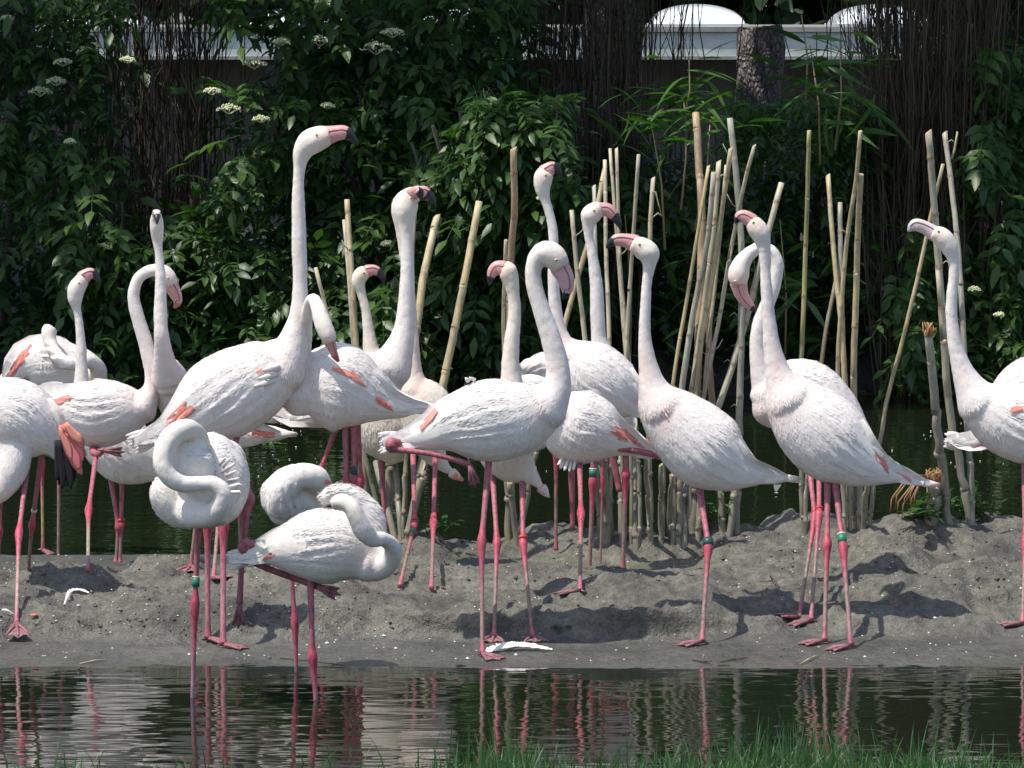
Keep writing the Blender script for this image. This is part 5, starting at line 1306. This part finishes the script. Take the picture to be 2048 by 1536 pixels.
for k in range(9):
    x = -16 + k*4.0; y = 58 + rl.uniform(-1.5, 1.5)
    bl = [(x, y, 1.6, 3.0, 2.2, 2.4), (x+rl.uniform(-1, 1), y, 5.0, 3.0, 2.4, 3.0), (x, y+1, 9, 2.6, 2.2, 3)]
    big_tree(('first','second','third','fourth','fifth','sixth','seventh','eighth','ninth')[k] + ' from left of the dark trees behind the low pavilion', x, y, 8, bl, 1700, group='trees behind the pavilion', sc=(2.2, 3.4), tr=.22)
# ------------------------------------------------------------------ grass on the near bank
gv, gf = [], []
rg = random.Random(3)
def blade(x, y, z, h, w_, bend, yaw):
    o = len(gv); dx, dy = math.cos(yaw), math.sin(yaw)
    for k in range(5):
        t = k/4; c0 = Vector((x + dx*bend*t*t, y + dy*bend*t*t, z + h*(t - .12*abs(bend)/max(h, .01)*t*t))); hw = w_*(1-t)**.7*.5
        gv.append(c0 + Vector((-dy*hw*.3 + hw, dx*hw*.3, 0))); gv.append(c0 - Vector((-dy*hw*.3 + hw, dx*hw*.3, 0)))
        if k: gf.append((o+2*k-2, o+2*k-1, o+2*k+1, o+2*k))
for i in range(13000):
    x = rg.uniform(-2.1, 2.1); px = 1024 + x/13.7*F
    y = rg.uniform(13.0, 13.82)
    den = .10 + .9*max(0, min(1, (px-600)/700.)); den *= .55 + .6*float(vnoise(np.array([x*3.1]), np.array([1.7]))[0])
    if y > 13.6: den *= .6
    if rg.random() > den: continue
    h = (rg.uniform(.04, .10) if rg.random() < .82 else rg.uniform(.10, .20)) * (1.25 if rg.random() < .2 else .85) * (.8 + .5*float(vnoise(np.array([x*6]), np.array([8.]))[0]))
    blade(x, y, hz(x, y) - .01 if hz(x, y) > -.03 else -.03, h + (0 if y > 13.5 else 0), rg.uniform(.0035, .006), rg.uniform(-.05, .05)*1.4, rg.uniform(0, 6.28))
go = mesh_obj('grass', gv, gf, m_grass); tag(go, 'dark green grass blades along the near water edge', 'grass', kind='stuff')

# ------------------------------------------------------------------ small things on the mud
def feather_thing(pts, w_, label, D=None, serr=False, group='loose feathers'):
    ps = [hit(x, y) for x, y in pts]; n = 16
    q = catmull([tuple(p_ + Vector((0, 0, .006 + (0.012 if 0 < i < len(ps)-1 else 0)))) for i, p_ in enumerate(ps)], 14); vv, ff = [], []
    m_ = len(q); rr_ = random.Random(len(label))
    for i, c0 in enumerate(q):
        t = i/(m_-1); c0 = Vector(c0); d = Vector(q[min(i+1, m_-1)]) - Vector(q[max(i-1, 0)]); s_ = Vector((-d.y, d.x, 0)); s_ = s_.normalized() if s_.length > 1e-6 else Vector((0, 1, 0))
        s_ = (s_ + Vector((0, 0, .45))).normalized()
        hw = w_ * math.sin(math.pi*min(1, .12 + t*.86))**.6 * (rr_.uniform(.5, 1.1) if serr else 1)
        vv += [c0 + s_*hw, c0 + Vector((0, 0, .003)), c0 - s_*hw*.7]
        if i: a = (i-1)*3; ff += [(a, a+1, a+4, a+3), (a+1, a+2, a+5, a+4)]
    o = mesh_obj('feather', vv, ff, m_feat, None, True, [tuple(WHITE)]*len(vv)); tag(o, label, 'feather', group); return o
feather_thing([(129, 1214), (140, 1198), (160, 1190), (178, 1193)], .009, 'curled white feather lying on the mud at left', serr=True)
feather_thing([(968, 1308), (1010, 1303), (1050, 1301), (1105, 1304)], .022, 'long white wing feather lying between the front pink feet', serr=True)
feather_thing([(4, 1228), (14, 1236), (27, 1236)], .005, 'thin pale feather beside the leftmost foot')
for i, (x, y, lab) in enumerate([(1557, 968, 'tiny white feather floating right of the grey white tail'), ]):
    p0 = Vector((P(x, y, 20.6).x, 20.6, .004)); pz = CAM_H*F/y; p0 = Vector(((x-1024)/F*pz, pz, .004))
    vv = [p0 + Vector(a) for a in [(-.012, 0, .03), (.0, .0, .002), (.02, 0, .0), (.006, .0, .02), (-.016, 0, -.0), (-.004, .01, .035)]]
    o = mesh_obj('feather', vv, [(4, 1, 0), (1, 2, 3), (0, 1, 3), (0, 3, 5)], m_feat, None, False, [tuple(WHITE)]*6); tag(o, lab, 'feather', 'loose feathers')
mb = MB(); c0 = hit(68, 1237) + Vector((0, 0, .008)); mb.add(tube([c0 + Vector((-.012, 0, 0)), c0, c0 + Vector((.012, 0, .003))], [.002, .006, .002], 6), (.75, .25, .18)); o = mb.build('petal', m_feat); tag(o, 'small coral scrap of feather on the mud near the left edge', 'feather', 'loose feathers')
# specks of down and droppings, pebbles of mud, sticks
mb = MB(); rs_ = random.Random(9)
for i in range(620):
    px = rs_.uniform(-60, 2110); py = rs_.choice((rs_.uniform(1100, 1330), rs_.uniform(1060, 1330))); p0 = hit(px, py)
    if p0.z < .004: continue
    e = rs_.uniform(.0015, .0042) * (1.9 if rs_.random() < .08 else 1); w2 = Vector((e, 0, 0)); u2 = Vector((0, e*.8, e*.25)); p0 = p0 + Vector((0, 0, e*.3 + .0015)); g = rs_.uniform(.45, .8)
    mb.add(([p0+w2, p0+u2, p0-w2, p0-u2, p0+Vector((0, 0, e*.7))], [(0, 1, 4), (1, 2, 4), (2, 3, 4), (3, 0, 4)]), (g, g, g*.95))
o = mb.build('down_speck', m_feat, None, False); tag(o, 'white specks of down and droppings scattered over the mud', 'debris', kind='stuff')
mb = MB()
for i in range(1100):
    px = rs_.uniform(-60, 2110); py = rs_.uniform(1060, 1325); p0 = hit(px, py)
    if p0.z < .035 and rs_.random() < .8: continue
    if p0.y > 19.2: continue
    e = rs_.uniform(.002, .008) * (1.7 if rs_.random() < .06 else 1); vv = []
    for (a, b2, c2) in [(1, 0, 0), (-1, 0, 0), (0, 1, 0), (0, -1, 0), (0, 0, 1), (0, 0, -1)]:
        vv.append(p0 + Vector((a, b2, c2*.7)) * e * rs_.uniform(.6, 1.3))
    g = rs_.uniform(.7, 1.15)
    mb.add((vv, [(0, 2, 4), (2, 1, 4), (1, 3, 4), (3, 0, 4), (2, 0, 5), (1, 2, 5), (3, 1, 5), (0, 3, 5)]), (.11*g, .105*g, .092*g))
o = mb.build('mud_crumb', m_cane, None, True); tag(o, 'crumbs and clods of grey mud strewn over the bank', 'mud', kind='stuff')
for (x0, y0, x1, y1, lab) in [(1440, 1326, 1495, 1318, 'forked dark stick lying near the shore right of centre'), (1385, 1322, 1425, 1332, 'short dark stick lying near the shore left of the forked stick'), (1600, 1330, 1640, 1312, 'thin pale straw lying near the shore below the broad backed bird'),
                         (560, 1318, 690, 1334, 'long thin dark stick at the water edge behind the nearest bird'), (160, 1330, 215, 1322, 'pale straw at the water edge near the left'), (1540, 1155, 1560, 1180, 'dark twig on the mound left of the right legs')]:
    a, b2 = hit(x0, y0), hit(x1, y1); m_ = (a+b2)*.5 + Vector((0, 0, .006)); mb = MB(); colv = (.45, .40, .28) if 'straw' in lab else (.07, .055, .04)
    mb.add(tube([a+Vector((0, 0, .003)), m_, b2+Vector((0, 0, .004))], [.002, .003, .0012], 5), colv)
    if 'forked' in lab: mb.add(tube([m_, m_ + Vector((.03, -.05, .008))], [.002, .001], 4), colv)
    o = mb.build('stick', m_twig); tag(o, lab, 'stick', 'sticks on the mud')
mb = MB()  # sun glints on the back water, made as small white flakes
for i in range(110):
    px = rs_.choice((rs_.gauss(600, 90), rs_.gauss(1920, 60), rs_.uniform(-40, 2100))); py = rs_.choice((rs_.gauss(885, 25), rs_.uniform(800, 1090))); dd = CAM_H*F/max(py, 790)
    if dd < 19.7: continue
    p0 = Vector(((px-1024)/F*dd, dd, .002)); e = rs_.uniform(.001, .0032); w2 = Vector((e*1.6, 0, 0)); u2 = Vector((0, e*1.5, 0))
    mb.add(([p0+w2, p0+u2, p0-w2, p0-u2, p0+Vector((0, 0, e*.9))], [(0, 1, 4), (1, 2, 4), (2, 3, 4), (3, 0, 4)]), (.75, .76, .72))
o = mb.build('glint_speck', m_feat, None, False); tag(o, 'white specks standing in for sun glints on the dark back water', 'debris', kind='stuff')
# leaves on mud and floating
def leaf_patch(x, y, n, r0, col_mat, label, name, cat, up=0.0, z=None):
    c0 = hit(x, y)
    if z is not None: dd = CAM_H*F/y; c0 = Vector(((x-1024)/F*dd, dd, z))
    vv, ff = [], []
    for k in range(n):
        a = rl.uniform(0, 6.28); d = Vector((math.cos(a), math.sin(a), up*rl.uniform(.3, 1))).normalized(); nn = Vector((0, 0, 1)); nn = (nn - d*nn.dot(d)); nn = nn.normalized() if nn.length > .1 else Vector((0, -1, 0))
        leaflet(vv, ff, c0 + Vector((rl.uniform(-r0, r0), rl.uniform(-r0, r0), .004)), d, nn, rl.uniform(.025, .05), .028, .1)
    o = mesh_obj(name, vv, ff, col_mat); tag(o, label, cat); return o
leaf_patch(1120, 1256, 6, .03, m_fern, 'fallen green leaves on the mud right of the front feet', 'fallen_leaf', 'leaf')
leaf_patch(537, 890, 12, .05, m_bamleaf, 'green leaf raft floating on the back water under the preening bird', 'floating_leaf', 'leaf', z=.004)
def mud_plant(x, y, n, h, mat_, label, w_=.012):
    c0 = hit(x, y); root = empty('mud_plant', c0); tag(root, label, 'plant', 'small plants among the cane feet')
    vv, ff = [], []
    for k in range(n):
        a = rl.uniform(0, 6.28); u_ = rl.uniform(.3, 1.4); l = h*rl.uniform(.5, 1); d = Vector((math.cos(a)*.6, math.sin(a)*.6, u_)).normalized(); s_ = c0 + Vector((rl.uniform(-.03, .03), rl.uniform(-.03, .03), 0))
        tv, tf = tube([s_, s_ + d*l*.6 , s_ + d*l], [.0018, .0015, .001], 3, cap=False); o = len(vv); vv += tv; ff += [tuple(i+o for i in q) for q in tf]
        for e in (.5, .75, 1.0):
            d2 = Vector((rl.gauss(0, 1), rl.gauss(0, 1), rl.uniform(-.2, .6))).normalized(); nn = Vector((0, 0, 1)); nn = (nn-d2*nn.dot(d2)).normalized()
            leaflet(vv, ff, s_ + d*l*e, d2, nn, w_*rl.uniform(2, 3.4), w_*1.5, .2)
    o = mesh_obj('foliage', vv, ff, mat_); child(o, root)
mud_plant(1432, 1050, 16, .14, m_bamleaf, 'small bright leafy plant at the foot of the dense bundle')
mud_plant(1400, 1055, 10, .08, m_fern, 'dull leafy weed left of the bright plant')
mud_plant(1848, 1046, 16, .10, m_fern, 'broad leaved grey green plant beside the frayed stump', .022)
mud_plant(1925, 1035, 20, .15, m_bamleaf, 'upright bright weed between the two right canes')
mud_plant(1962, 1045, 14, .13, m_fern, 'grassy weed at the foot of the right canes')
mud_plant(868, 1070, 10, .08, m_fern, 'pale dry weed on the mound behind the twin birds legs')
